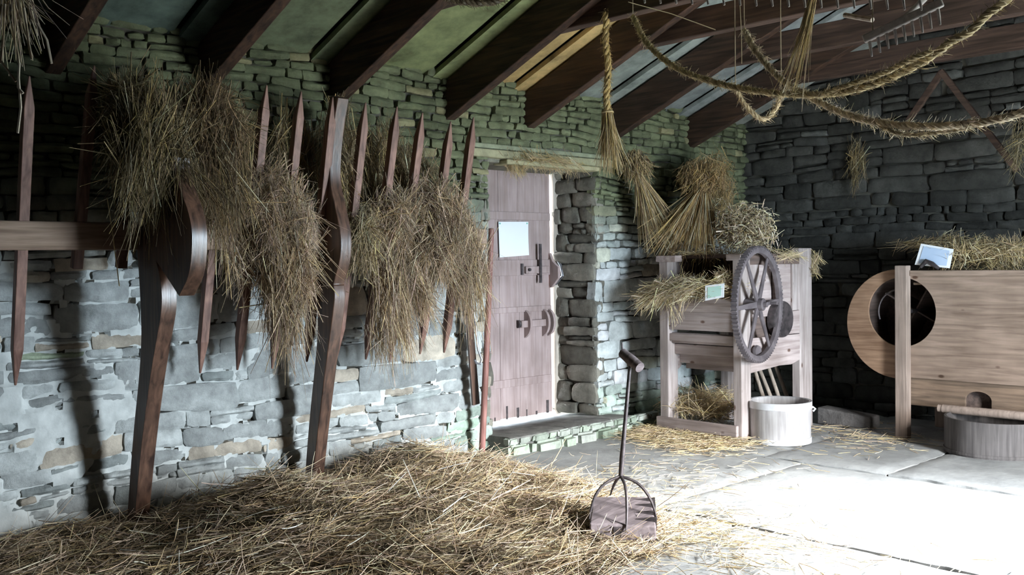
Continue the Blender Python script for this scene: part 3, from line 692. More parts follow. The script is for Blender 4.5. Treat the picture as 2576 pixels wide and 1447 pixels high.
def build_heap():
    x0, x1, y0, y1, s = .0, 5.3, -4.1, -.035, .045
    nx, ny = int((x1-x0)/s), int((y1-y0)/s); Hh = np.zeros((ny+1, nx+1)); mb = MB(); vs = []
    for j in range(ny+1):
        for i in range(nx+1):
            x = x0+s*i; y = y0+s*j; h = heap_h(x, y); Hh[j, i] = h; vs.append((x, y, h-.025 if h > 0 else -.04))
    fs = [(j*(nx+1)+i, j*(nx+1)+i+1, (j+1)*(nx+1)+i+1, (j+1)*(nx+1)+i) for j in range(ny) for i in range(nx) if max(Hh[j, i], Hh[j+1, i+1], Hh[j, i+1], Hh[j+1, i]) > 0]
    mb.add(vs, fs); bed = mb.build('straw_bed', MT['straw_bed'], smooth=True)
    n = 46000
    X = RNG.uniform(x0, x1, n); Y = RNG.uniform(y0, y1, n)
    hh = np.array([heap_h(a, b) for a, b in zip(X, Y)])
    keep = hh > np.where(RNG.random(n) < .06, -.2, RNG.uniform(.0, .03, n)); 
    keep &= (hh > 0) | ((Y < -.3) & (RNG.random(n) < .5) & (X < 5.2) & (Y > -4.0) & (X-Y > 2.0)); X, Y, hh = X[keep], Y[keep], np.maximum(hh[keep], .0); n = len(X)
    # local orientation field so that tufts lie together
    ang = np.array([2.2*smooth_noise(a*2.3, b*2.6, 13)+1.3*smooth_noise(a*6, b*5, 3) for a, b in zip(X, Y)]) + RNG.normal(0, .75, n) + .15
    lift = RNG.normal(.04, .16, n); up = RNG.random(n) < .035; lift[up] = RNG.uniform(.3, 1.3, up.sum())
    d = np.stack([np.cos(ang), np.sin(ang), lift], 1)
    l = RNG.uniform(.05, .22, n); lg = RNG.random(n) < .07; l[lg] = RNG.uniform(.2, .42, lg.sum())
    p = np.stack([X, Y, hh + RNG.uniform(-.03, .018, n)], 1)
    dn = d/np.linalg.norm(d, axis=1, keepdims=True); p -= dn*(l*.5)[:, None]*np.where(up, .1, 1)[:, None]
    p[:, 2] = np.maximum(p[:, 2], .004); p[:, 1] = np.minimum(p[:, 1], -.05)
    # keep the other end over the floor and off the wall
    e = p+dn*l[:, None]; bad = (e[:, 2] < .004) | (e[:, 1] > -.04); dn[bad, 2] = np.abs(dn[bad, 2])+.02; dn[bad, 1] = -np.abs(dn[bad, 1])*.3
    b = np.stack([RNG.normal(0, .02, n), RNG.normal(0, .02, n), RNG.normal(.0, .02, n)], 1)
    tone = straw_tone(n, (.43, .325, .21), .55, .14)
    tf = np.array([smooth_noise(a*4.5, b*4.5, 21) for a, b in zip(X, Y)]); tone = np.clip(tone*(1+.45*tf[:, None]), .02, .9)
    big = RNG.random(n) < .06; l[big] = RNG.uniform(.12, .3, big.sum()); tone[big] = np.clip(tone[big]*1.5+.08, 0, .85)
    fine = RNG.random(n) < .5; wd = RNG.uniform(.0028, .0062, n); wd[fine] *= .5; wd[big] = RNG.uniform(.005, .008, big.sum())
    root = thing('straw_heap', 'wide heap of loose golden straw spread over the floor along the foot of the stone wall', 'straw', (3, -1.5, 0), kind='stuff')
    bed.parent = root; bed.matrix_parent_inverse = Matrix.Translation(-root.location); bed['kind'] = 'stuff'
    o = straw_mesh('loose_straw', MT['straw'], p, dn, l, b, wd, tone, root); o['kind'] = 'stuff'
build_heap()
# ================================================================== materials
mat_wood('mill_wood', (.30, .245, .23), (.52, .45, .43), 'Z', rough=.7, knots=True)
mat_wood('mill_board', (.26, .205, .19), (.46, .385, .365), 'Y', rough=.7, knots=True)
mat_wood('mill_side', (.30, .235, .22), (.52, .43, .41), 'X', rough=.7, knots=True)
mat_wood('mill_dark', (.07, .05, .045), (.17, .12, .10), 'X', rough=.8)
mat_wood('fan_wood', (.15, .105, .078), (.30, .22, .172), 'Y', rough=.65, knots=True)
mat_wood('fan_post', (.19, .145, .12), (.36, .28, .235), 'Z', rough=.75)
mat_wood('fan_dark', (.10, .07, .05), (.24, .165, .115), 'Y', rough=.8)
mat_wood('tub_wood', (.32, .30, .30), (.52, .50, .50), 'Z', rough=.7)
mat_wood('shaded_tub_wood', (.06, .053, .053), (.13, .118, .115), 'Z', rough=.8)  # sieve tub wood, darkened to carry the shade under the winnower
mat_wood('stick_wood', (.20, .16, .13), (.42, .35, .29), 'Z', rough=.8)
mat_wood('lump_wood', (.10, .08, .085), (.27, .225, .235), 'X', rough=.85)
mat_noise('wheel_iron', [(.3, (.075, .062, .066)), (.7, (.16, .135, .14))], nscale=12, rough=.55, metal=.1, spec=.4, bstr=.25, bdist=.002)
# ================================================================== threshing mill with toothed wheel
XF = 6.93
yR = Px(1866, 1000, XF).y; yRi = Px(1845, 1000, XF).y; yL = Px(1660, 900, XF).y; yLi = Px(1681, 900, XF).y
xFb = Py(1890, 1000, yR).x; xB0 = Py(2012, 800, yR).x; xB1 = Py(2043, 800, yR).x
ztop = Px(1855, 640, XF).z
print('MILL', yR, yRi, yL, yLi, xFb, xB0, xB1, ztop)
mill = thing('threshing_mill', 'pale wooden hand threshing mill with a big toothed iron wheel on its side', 'threshing machine', (XF, (yR+yL)/2, 0))
def part(name, mat, parent, lo, hi, bevel=.006, **k):
    mb = MB(); mb.box(lo, hi, **k); return mb.build(name, MT[mat], parent, bevel=bevel)
part('leg', 'mill_wood', mill, (XF, yR, .0), (xFb, yRi, ztop))
part('leg', 'mill_wood', mill, (XF, yLi, .0), (xFb, yL, ztop-.01))
part('leg', 'mill_wood', mill, (xB0, yR, .0), (xB1, yRi, ztop+.05))
part('leg', 'mill_wood', mill, (xB0, yLi, .0), (xB1, yL, ztop))
za = Px(1660, 1048, XF-.03).z; zb = Px(1660, 1075, XF-.03).z
part('bottom_rail', 'mill_board', mill, (XF-.035, yR+.03, min(za, zb)), (XF, yL+.02, max(za, zb)))
part('bottom_rail', 'mill_board', mill, (xB0+.02, yR+.03, .10), (xB1-.02, yL, .17))
z1, z2 = Px(1760, 785, XF).z, Px(1760, 833, XF).z
part('apron', 'mill_board', mill, (XF+.015, yRi, z2), (XF+.045, yLi, z1))
pr = [(XF+.045, z1-.01), (XF-.015, z1+.0), (XF-.02, z1+.05), (XF+.03, z1+.11), (XF+.09, z1+.13), (XF+.1, z1+.0)]
mb = MB(); mb.prism([(p[0], p[1]) for p in pr], 'y', yRi, yLi); mb.build('hopper_lip', MT['mill_board'], mill, bevel=.008)
z3, z4 = Px(1760, 843, XF).z, Px(1760, 862, XF).z
part('cross_rail', 'mill_board', mill, (XF+.02, yRi, z4), (XF+.07, yLi, z3))
# concave of curved boards inside
for i in range(4):
    a = -.3-i*.33; cx, cz, r = XF+.42, z3+.05, .36
    p = [(cx+r*math.cos(math.pi+a*-1), cz-r*math.sin(-a)*1.0) ]
    x = cx-r*math.cos(.25+i*.3); z = cz-r*math.sin(.25+i*.3)
    part('concave_slat', 'mill_board', mill, (x-.02, yRi+.0, z-.045), (x+.02, yLi, z+.045))
# rounded cheek behind the left leg
mb = MB(); mb.prism([(xFb+.0, z4+.0), (xFb+.16, z4), (xFb+.14, z4-.12), (xFb+.04, z4-.24), (xFb+.0, z4-.26)], 'y', yLi-.0, yLi+.03); mb.build('cheek', MT['mill_side'], mill, bevel=.004)
# feed hopper boards and top frame
part('hopper_side', 'mill_side', mill, (xFb, yLi+.02, z1), (xB0, yL-.01, ztop-.02))
part('top_rail', 'mill_side', mill, (XF-.02, yLi-.10, ztop-.055), (XF+.08, yL+.02, ztop+.0))
part('top_rail', 'mill_board', mill, (XF-.005, yR-.0, ztop-.05), (XF+.1, yRi+.06, ztop+.005))
part('top_cover', 'mill_dark', mill, (XF+.22, yR+.01, ztop-.03), (xB0, yL, ztop+.005))
mb = MB(); mb.add([(XF+.12, yRi, z1+.10), (XF+.12, yLi, z1+.10), (XF+.5, yLi, z1+.22), (XF+.5, yRi, z1+.22), (XF+.12, yRi, z1+.08), (XF+.12, yLi, z1+.08), (XF+.5, yLi, z1+.20), (XF+.5, yRi, z1+.20)],
   [(0,1,2,3), (7,6,5,4), (0,4,5,1), (2,6,7,3), (1,5,6,2), (0,3,7,4)]); mb.build('feed_board', MT['mill_dark'], mill)
part('back_board', 'mill_dark', mill, (XF+.5, yR+.03, z1), (XF+.53, yL, ztop-.03))
# right side: panels
def sidebox(name, mat, pa, pb, y0, y1, bevel=.005):
    A = Py(*pa, yR); B = Py(*pb, yR); return part(name, mat, mill, (min(A.x, B.x), min(y0, y1), min(A.z, B.z)), (max(A.x, B.x), max(y0, y1), max(A.z, B.z)), bevel)
sidebox('side_top_board', 'mill_dark', (1888, 642), (2013, 664), yR+.002, yR+.03)
sidebox('side_panel', 'mill_side', (1888, 664), (2013, 790), yR+.03, yR+.05)
sidebox('side_stile', 'mill_wood', (1996, 664), (2013, 780), yR+.008, yR+.03)
sidebox('side_stile', 'mill_wood', (1888, 664), (1912, 790), yR+.004, yR+.03)
pr = [Py(x, y, yR) for x, y in ((1884, 852), (2014, 840), (2013, 905), (1992, 917), (1962, 920), (1925, 930), (1888, 940))]
mb = MB(); mb.prism([(p.x, p.z) for p in pr], 'y', yR+.002, yR+.035); sp_ = mb.build('side_board', MT['mill_side'], mill, bevel=.004)
pr = [Py(x, y, yR) for x, y in ((1975, 842), (1982, 800), (1995, 783), (2013, 780), (2013, 838))]
mb = MB(); mb.prism([(p.x, p.z) for p in pr], 'y', yR+.004, yR+.03); mb.build('side_board', MT['mill_side'], mill, bevel=.004)
part('inner_panel', 'mill_dark', mill, (xFb, yR+.05, z4-.05), (xB0, yR+.07, z1+.05))
c = Py(1962, 803, yR); mb = MB(); mb.lathe([(.0, -.03), (.15, -.03), (.155, -.02), (.155, .04), (.0, .04)], (c.x, yR-.01, c.z), 'y', 32); mb.build('pulley', MT['old_iron'], mill, smooth=True)
# toothed wheel
wc = Py(1907, 766, yR-.10); R_ = .468; yaw = math.radians(9)
wr = Matrix.Rotation(yaw, 3, 'Z')
def WP(r, a, d): return Vector(wc) + wr @ Vector((r*math.cos(a), d, r*math.sin(a)))
wheel_parent = None
mb = MB(); N = 96; prof = [(R_-.052, -.018), (R_-.008, -.026), (R_-.008, .026), (R_-.052, .018)]
vs = []; fs = []
for k in range(N):
    for r, d in prof: vs.append(WP(r, 2*math.pi*k/N, d))
for k in range(N):
    for q in range(4): fs.append((k*4+q, k*4+(q+1) % 4, ((k+1) % N)*4+(q+1) % 4, ((k+1) % N)*4+q))
mb.add(vs, fs); rim = mb.build('wheel_rim', MT['wheel_iron'], mill, bevel=.003)
mb = MB(); NT = 88
for k in range(NT):
    a = 2*math.pi*k/NT; w2 = .42*math.pi/NT; r0, r1 = R_-.012, R_+.008
    v = [WP(r0, a-w2*1.2, -.024), WP(r0, a+w2*1.2, -.024), WP(r0, a+w2*1.2, .024), WP(r0, a-w2*1.2, .024), WP(r1, a-w2*.7, -.024), WP(r1, a+w2*.7, -.024), WP(r1, a+w2*.7, .024), WP(r1, a-w2*.7, .024)]
    mb.add(v, [(0,3,2,1),(4,5,6,7),(0,1,5,4),(1,2,6,5),(2,3,7,6),(3,0,4,7)])
mb.build('gear_teeth', MT['wheel_iron'], rim)
for k in range(6):
    a = math.radians(60*k+2); mb = MB(); mb.beam(WP(.03, a, 0), WP(R_-.045, a, 0), .022, .052, up=tuple(wr @ Vector((-math.sin(a), 0, math.cos(a)))), taper=.62)
    mb.build('spoke', MT['wheel_iron'], mill, bevel=.004)
mb = MB(); vs = []
mb.tube([WP(0, 0, -.05), WP(0, 0, .16)], .05, 20); mb.build('hub', MT['wheel_iron'], mill, bevel=.004)
mb = MB(); mb.tube([WP(0, 0, -.08), WP(0, 0, -.02)], .022, 12); mb.build('axle', MT['wheel_iron'], mill, bevel=.002)
mb = MB(); mb.beam(WP(.02, .1, -.062), WP(.19, .1, -.062), .02, .03, up=(0, 0, 1)); mb.tube([WP(.08, .1, -.06), WP(.08, .1, -.13)], .014, 10); mb.build('crank', MT['wheel_iron'], mill, bevel=.003)
mb = MB(); cc = Py(1895, 883, yR); mb.lathe([(0, -.05), (.045, -.05), (.05, -.03), (.03, .0), (0, .0)], (cc.x, yR, cc.z), 'y', 20); mb.build('lower_bearing', MT['wheel_iron'], mill, smooth=True)
# card on the hopper lip
cc = [Px(1774, 719, XF-.06), Px(1822, 713, XF-.04), Px(1821, 748, XF-.04), Px(1774, 757, XF-.06)]
cd = thing('information_card', 'pale green card leaning on the hopper lip of the mill, against the straw', 'card', cc[3])
def card(corners, mat, parent, name='sheet', t=.003, off=Vector((.0, 0, 0)), border=None):
    mb = MB(); n = (corners[1]-corners[0]).cross(corners[3]-corners[0]).normalized()*t
    mb.add([p+off for p in corners]+[p+off+n for p in corners], [(0,1,2,3), (7,6,5,4), (0,4,5,1), (1,5,6,2), (2,6,7,3), (3,7,4,0)]); return mb.build(name, MT[mat], parent)
card(cc, 'paper', cd)
ctr = sum(cc, Vector())/4; inner = [ctr+(p-ctr)*.72 for p in cc]
card(inner, 'card_green', cd, 'print', .001, Vector((-.003, 0, 0)))
# straw in and on the mill
sprig('straw', 'pale straw spilling out over the hopper lip of the threshing mill', [
    (Px(1760, 725, XF+.10), (.14, .36, .08), 1300, (-.9, .35, .1), .5, .08, .28, .05), (Px(1700, 725, XF-.02), (.14, .22, .06), 1000, (-.75, .6, -.15), .35, .1, .3, .08),
    (Px(1640, 742, XF-.08), (.12, .14, .04), 420, (-.7, .7, -.25), .3, .1, .26, .10), (Px(1820, 695, XF+.05), (.08, .08, .05), 200, (-.5, 0, .5), .6, .05, .14, .02), (Px(1700, 775, XF-.06), (.02, .10, .06), 26, (0, 0, -1), .15, .15, .34, .02)], cw=1.25, base=(.72, .57, .36), kind='stuff')
sprig('straw', 'straw lying inside the mill frame between its front legs', [
    (Px(1770, 1010, XF+.35), (.25, .33, .12), 900, (.2, .8, .4), .6, .08, .3, .05), (Px(1760, 1030, XF+.25), (.2, .3, .08), 500, (.2, 1, 0), .5, .08, .3, .02)], base=(.62, .48, .28), kind='stuff')
sprig('straw', 'thin straw scattered along the top of the threshing mill', [
    ((XF+.5, (yR+yL)/2, ztop+.02), (.45, .42, .015), 420, (.6, .6, .02), .6, .08, .3, .0), (Py(1990, 640, yR-.02), (.2, .05, .02), 120, (1, -.3, -.1), .3, .1, .3, .03), (Py(2055, 670, yR-.03), (.06, .03, .08), 120, (.2, -.1, -1), .4, .06, .18, .02)], base=(.58, .46, .27), kind='stuff')
sprig('straw', 'bristly pale bunch of straw ends lying on top of the threshing mill', [
    (Px(1872, 580, XF+.42), (.16, .24, .17), 3200, (-.6, -.6, .1), .6, .03, .09, .0)], cw=1.9, base=(.66, .53, .36), kind=None, cat='straw bunch')
# ================================================================== hanging sheaves
def sheaf(name, label, top, mid, bot, r1, r2, n, base=(.50, .34, .16), group=None, wob=.25):
    top, mid, bot = Vector(top), Vector(mid), Vector(bot); root = thing(name, label, 'sheaf', top, group)
    t = RNG.uniform(0, 1, n); a = RNG.uniform(0, 2*math.pi, n); rad = np.sqrt(RNG.uniform(0, 1, n))
    # stems start around the tie (mid) and fan to the cut ends at bot and to the ears at top
    P, D, L, Bn = [], [], [], []
    e1 = (bot-mid).normalized(); s1 = e1.cross(Vector((1, 0, 0))).normalized(); s2 = e1.cross(s1)
    Lb = (bot-mid).length
    o = np.cos(a)[:, None]*np.array(s1)[None]+np.sin(a)[:, None]*np.array(s2)[None]
    p0 = np.array(mid)[None]+o*(rad*r1*.30)[:, None]; p1 = np.array(bot)[None]+o*(rad*r2)[:, None]+RNG.normal(0, .05, (n, 3)); d = p1-p0; l = np.linalg.norm(d, axis=1)*RNG.uniform(.6, 1.08, n)
    stems = straw_mesh('stems', MT['straw'], p0, d, l, RNG.normal(0, .03, (n, 3)), RNG.uniform(.003, .009, n), straw_tone(n, base, .5, .15), root)
    m = int(n*1.3); p = ellip(m, mid.lerp(top, .5), (r1, r1, (top-mid).length*.62)); dd = rdir(m, tuple((bot-top).normalized()), .45)
    ears = straw_mesh('ears', MT['straw'], p, dd, RNG.uniform(.04, .16, m), RNG.normal(0, .015, (m, 3)), RNG.uniform(.003, .009, m), straw_tone(m, tuple(c*.8 for c in base), .6, .02), root)
    mb = MB(); q = [mid+(s1*math.cos(k/12*2*math.pi)+s2*math.sin(k/12*2*math.pi))*(r1*.42) for k in range(13)]; mb.tube(q, .008, 6, col=(.5, .38, .2)); mb.build('tie', MT['straw'], root, smooth=True, tone=True)
    return root
sheaf('straw_sheaf', 'big brown sheaf hanging above the mill with its cut ends fanned out below', Py(1770, 400, -.52), Py(1765, 480, -.5), Py(1715, 640, -.56), .23, .34, 900, group=None)
sprig('straw', 'bushy tawny seed heads on the right flank of the big hanging sheaf', [(Py(1800, 470, -.48), (.17, .15, .26), 1700, (.2, 0, -1), .5, .04, .14, .02), (Py(1850, 560, -.45), (.12, .10, .14), 500, (.2, 0, -1), .5, .04, .12, .02)], base=(.46, .31, .14), cat='seed heads', kind='stuff')
sheaf('straw_sheaf', 'thin dim sheaf hanging between the door wall and the big sheaf', Py(1590, 380, -.22), Py(1605, 440, -.25), Py(1660, 600, -.35), .12, .14, 480, base=(.46, .34, .18))
# ================================================================== tub and sticks by the mill
def tub(name, label, c, r0, r1, h, mat, hoops, nb=22, handles=True, group=None):
    root = thing(name, label, 'tub', c); c = Vector(c); t = .018
    prof = [(0, .02), (r0-.01, .02), (r0, .0), (r1, h), (r1-t, h), (r0-t-.004, .05), (0, .05)]
    mb = MB(); mb.lathe(prof, c, 'z', 56); mb.build('staves', MT[mat], root, smooth=True)
    for (f, hh, m) in hoops:
        ra = r0+(r1-r0)*f; rb = r0+(r1-r0)*min(1, f+hh/h); mb = MB()
        mb.lathe([(ra+.0005, f*h), (ra+.006, f*h), (rb+.006, f*h+hh), (rb+.0005, f*h+hh)], c, 'z', 56); mb.build('hoop', MT[m], root, smooth=True)
    return root
mat_noise('pale_hoop', [(.3, (.5, .5, .52)), (.7, (.68, .68, .70))], nscale=10, rough=.5, metal=.1, bstr=.1)
fb = Pz(1962, 1123, 0); k_ = (fb-CAM); k_.z = 0; k_.normalize(); rad = (2040-1885)/2/2500*(fb-CAM).dot(FW)*1.02
tc_ = Vector((fb.x, fb.y, 0))+Vector((k_.x, k_.y, 0))*rad
tb = tub('round_tub', 'pale grey round wooden tub with bright hoops on the floor beside the mill', tc_, rad*.98, rad, .335, 'tub_wood', [(.0, .045, 'pale_hoop'), (.84, .055, 'pale_hoop')])
sdir = R0; mb = MB(); p = tc_+R0*rad*.97; mb.tube([p+Vector((0, 0, .26)), p+R0*.03+Vector((0, 0, .275)), p+R0*.05+Vector((0, 0, .26)), p+R0*.03+Vector((0, 0, .24))], .009, 8); mb.build('handle', MT['pale_hoop'], tb, smooth=True)
for i, ((ax, ay), (bx, by)) in enumerate((((1900, 935), (1925, 1012)), ((1912, 932), (1944, 1012)), ((1935, 930), (1962, 1012)), ((1952, 926), (1982, 1010)))):
    a = Py(ax, ay, -.98); b = Py(bx, by, -1.10); d = (b-a).normalized(); a2 = a-d*.12; b2 = b+d*((b.z-.01)/max(.1, -d.z))
    mb = MB(); mb.tube([a2, a2.lerp(b2, .5)+Vector((.006*(i-1), 0, 0)), b2], [.016, .018, .017], 10)
    tag(mb.build('wooden_stick', MT['stick_wood'], smooth=True), ('leftmost grey wooden stick leaning inside the mill behind the pale tub', 'second grey wooden stick from the left behind the pale tub', 'third grey wooden stick from the left behind the pale tub', 'rightmost grey wooden stick leaning behind the pale tub')[i], 'stick', 'sticks leaning behind the tub')
# stone slab lying on the floor between the machines
a, b = Px(2050, 1020, 8.0), Px(2190, 1040, 8.0); mb = MB(); pf = Pz(2120, 1078, 0)
s0 = Pz(2055, 1066, 0); s1_ = Pz(2190, 1082, 0); dd = (s1_-s0); nrm = Vector((-dd.y, dd.x, 0)).normalized(); nrm = nrm if nrm.x > 0 else -nrm
mb.add([s0, s1_, s1_+nrm*.18, s0+nrm*.18, s0+Vector((0, 0, .15)), s1_+Vector((0, 0, .11)), s1_+nrm*.18+Vector((0, 0, .11)), s0+nrm*.18+Vector((0, 0, .15))], [(0,3,2,1),(4,5,6,7),(0,1,5,4),(1,2,6,5),(2,3,7,6),(3,0,4,7)], (.15, .14, .135))
tag(mb.build('stone_block', MT['stone'], bevel=.012, tone=True), 'low dark stone block on the floor between the two machines', 'stone')
# ================================================================== winnowing machine
XW = 8.05
wy0 = Px(2265, 1000, XW).y; wy1 = Px(2295, 1000, XW).y
wn = thing('winnowing_machine', 'tan wooden winnowing machine with a round fan drum at its left end', 'winnowing machine', (XW, -2.9, 0))
zt = Px(2400, 680, XW).z; zp = Px(2400, 958, XW).z; zd = Px(2400, 1030, XW).z
print('WIN', wy0, wy1, zt, zp, zd)
yend = -4.2; XWB = 8.72
part('post', 'fan_post', wn, (XW-.10, wy1, 0), (XW-.02, wy0, Px(2280, 668, XW-.06).z))
part('post', 'fan_post', wn, (XWB, wy1, 0), (XWB+.08, wy0, zt))
part('post', 'fan_post', wn, (XW-.10, yend, 0), (XW-.02, yend+.09, zt)); part('post', 'fan_post', wn, (XWB, yend, 0), (XWB+.08, yend+.09, zt))
# side panel with the round cut-out, made of boards
dc = Px(2270, 778, XW); dcy, dcz = dc.y, dc.z; rin = (2336-2205)/2/2500*8.3*1.28; 
cc2 = Px(2262, 815, XW); R2 = .455; rin = .285
print('DRUM', dcy, dcz, cc2)
def disc_ring(cy, cz, ro, cyi, czi, ri, x0, x1, n=64):
    mb = MB(); vs = []
    for k in range(n):
        a = 2*math.pi*k/n; po = (cy+ro*math.cos(a), cz+ro*math.sin(a)); pi_ = (cyi+ri*math.cos(a), czi+ri*math.sin(a))
        vs += [(x0, *po), (x0, *pi_), (x1, *pi_), (x1, *po)]
    fs = []
    for k in range(n):
        for q in range(4): fs.append((k*4+q, k*4+(q+1) % 4, ((k+1) % n)*4+(q+1) % 4, ((k+1) % n)*4+q))
    mb.add(vs, fs); return mb
dcy2 = Px(2270, 790, XW).y; dcz2 = Px(2270, 785, XW).z
mat_wood('drum_wood', (.15, .085, .05), (.32, .205, .135), 'Y', rough=.55, knots=True)
disc_ring(cc2.y, cc2.z, R2, dcy2, dcz2, rin, XW-.018, XW+.0).build('drum_side', MT['drum_wood'], wn, bevel=.004)
mb = MB(); mb.lathe([(R2-.012, .0), (R2-.012, .66), (R2-.03, .66), (R2-.03, .0)], (XW, cc2.y, cc2.z), 'x', 64); mb.build('drum_shell', MT['mill_dark'], wn, smooth=True)
disc_ring(cc2.y, cc2.z, R2, dcy2, dcz2, .12, XW+.66, XW+.68).build('drum_side', MT['mill_dark'], wn)  # far side and blades in dark wood, standing for shade inside the drum
mb = MB(); mb.tube([(XW-.02, dcy2, dcz2), (XW+.7, dcy2, dcz2)], .02, 10); ax = mb.build('axle', MT['old_iron'], wn)
for k in range(4):
    a = .5+k*math.pi/2; mb = MB(); d = Vector((0, math.cos(a), math.sin(a))); c0 = Vector((XW+.42, dcy2, dcz2)); mb.beam(c0, c0+d*.30, .34, .012, up=(0, -math.sin(a), math.cos(a))); mb.build('fan_blade', MT['mill_dark'], wn)
mb = MB(); mb.tube([(XW-.03, dcy2+.19*math.cos(t), dcz2+.19*math.sin(t)) for t in np.linspace(math.radians(100), math.radians(-20), 14)], .007, 6); mb.build('wire_loop', MT['old_iron'], wn, smooth=True)
# body boards (start beyond the cut-out)
ybs = dcy2-.20; nb = 2; zz = [zp+(zt-.03-zp)*i/nb for i in range(nb+1)]
arc = [(dcy2-rin*math.cos(t)*1.0, dcz2+rin*math.sin(t)) for t in np.linspace(-math.pi/2, math.pi/2, 30) if zp < dcz2+rin*math.sin(t) < zt-.03]
mb = MB(); mb.prism([(yend, zp), (arc[0][0], zp)]+arc+[(arc[-1][0], zt-.03), (yend, zt-.03)], 'x', XW-.02, XW+.004); mb.build('side_board', MT['fan_wood'], wn, bevel=.003)
part('top_rail', 'fan_wood', wn, (XW-.05, yend, zt-.045), (XW+.02, wy1, zt+.0)); part('top_rail', 'fan_wood', wn, (XWB, yend, zt-.045), (XWB+.05, wy1, zt))
hc = Px(2462, 1000, XW+.03)
pr = [(yend, zd), (hc.y-.10, zd), ] ; arc = [(hc.y-.10*math.cos(t), hc.z-.02+.065*math.sin(t)) for t in np.linspace(0, math.pi, 12)]
mb = MB(); mb.prism([(yend, zd), (hc.y-.10, zd)]+[(a, b) for a, b in arc]+[(hc.y+.10, zd), (wy1+.1, zd), (wy1+.1, zp), (yend, zp)], 'x', XW+.02, XW+.045); mb.build('lower_board', MT['fan_dark'], wn, bevel=.003)
part('inner_board', 'mill_dark', wn, (XW+.10, yend, zd), (XW+.12, wy1, zp)); part('back_board', 'fan_dark', wn, (XWB-.02, yend, zd), (XWB, wy1, zt-.04)); part('top_tray', 'fan_dark', wn, (XW+.02, yend, zt-.12), (XWB, wy1, zt-.10))
a = Px(2372, 1028, XW-.12); b = Vector((XW-.12, yend, a.z)); mb = MB(); mb.tube([a, b], .034, 16); mb.tube([a+Vector((0, .035, 0)), a], .030, 16); rl = mb.build('roller', MT['fan_post'], wn, smooth=True)
part('roller_bracket', 'fan_post', wn, (XW-.08, a.y-.35, a.z-.02), (XW+.02, a.y-.31, zd+.02)); part('roller_bracket', 'fan_post', wn, (XW-.08, yend+.1, a.z-.02), (XW+.02, yend+.14, zd+.02))
cc = [Px(2317, 613, XW+.0), Px(2399, 627, XW+.0), Px(2389, 675, XW-.03), Px(2301, 666, XW-.03)]
cd = thing('information_card', 'pale blue-white sheet propped on the top edge of the winnowing machine', 'card', cc[3])
card(cc, 'paper', cd); ctr = sum(cc, Vector())/4; card([ctr+(p-ctr)*.8 for p in cc], 'card_blue', cd, 'print', .001, Vector((-.004, 0, 0)))
pts = [Px(x, y, XW-.05) for x, y in ((2316, 672), (2330, 657), (2345, 664), (2362, 676))]
mb = MB(); mb.tube(pts, [.014, .02, .02, .012], 10); tag(mb.build('handle_piece', MT['old_iron'], smooth=True), 'small dark bent piece in front of the pale blue-white sheet', 'iron piece')
sprig('straw', 'straw heaped on top of the winnowing machine right of the sheet', [
    (Px(2480, 645, XW+.3), (.24, .40, .10), 1500, (.2, .7, .3), .7, .06, .25, .04), (Px(2480, 630, XW+.15), (.12, .4, .07), 800, (.1, .3, .8), .7, .06, .22, .04), (Px(2370, 612, XW+.4), (.14, .32, .06), 450, (.2, 1, 0), .6, .06, .2, .02)], base=(.50, .38, .20), kind='stuff')
fb = Pz(2500, 1158, 0); k_ = (fb-CAM); k_.z = 0; k_.normalize(); rad2 = .37
dd = tc_; c2 = Vector((fb.x, fb.y, 0))+k_*rad2; cl = c2
tub('shallow_tub', 'shade-darkened round wooden sieve tub on the floor under the winnowing machine', (cl.x-.02, cl.y-.03, 0), rad2, rad2, .27, 'shaded_tub_wood', [(.05, .02, 'shaded_tub_wood')])
# ================================================================== long-handled iron tool on a block
bc = Pz(1562, 1340, 0); bf = Pz(1570, 1362, 0); k_ = bf-CAM; k_.z = 0; k_.normalize(); sd = R0
B0 = Vector((bf.x, bf.y, 0)); 
tl = thing('pronged_tool', 'dark iron tool with T handle and four curved prongs gripping a wooden block', 'tool', B0)
wd_ = 170/2500*(bf-CAM).dot(FW); dp = .33; ht = .115
def TB(u, v, z): return B0 + R0*u + k_*v + Vector((0, 0, z))
mb = MB(); hw = wd_/2
ytop = .15
bv = [TB(-hw, 0, .0), TB(hw*.95, -.02, 0), TB(hw*.92, dp, 0), TB(-hw*1.0, dp, 0), TB(-hw*1.02, 0, .10), TB(hw*.95, -.02, .085), TB(hw*.85, dp, .16), TB(-hw*.95, dp, .165)]
mb.add(bv, [(0,3,2,1),(4,5,6,7),(0,1,5,4),(1,2,6,5),(2,3,7,6),(3,0,4,7)]); blk_ = mb.build('block', MT['lump_wood'], tl, bevel=.008)
for (v, w) in ((.05, .035), (.13, .045), (.22, .05), (.29, .03)):
    mb = MB(); zf = .095+.2*v; mb.prism([(0, 0), (.085, .028), (.085, -.028)], 'z', 0, .004)
    pts = [TB(hw*.92-.10, v, zf+.004), TB(hw*.98, v+.03, zf+.004), TB(hw*.98, v-.03, zf+.004)]
    mb = MB(); mb.add(pts+[p-Vector((0, 0, .05)) for p in pts], [(0,1,2),(5,4,3),(0,3,4,1),(1,4,5,2),(2,5,3,0)]); mb.build('notch', MT['old_iron'], blk_)
mb = MB(); mb.box((0,0,0),(.04,.008,.06)); mb.v = [tuple(TB(-.055+x, -.012+y, .02+z)) for x, y, z in mb.v]; mb.build('iron_plate', MT['old_iron'], blk_)
jn = Pd(1561, 1198, (TB(0, dp*.45, .3)-CAM).dot(FW)); top_ = Pd(1585, 918, (jn-CAM).dot(FW)*1.0); 
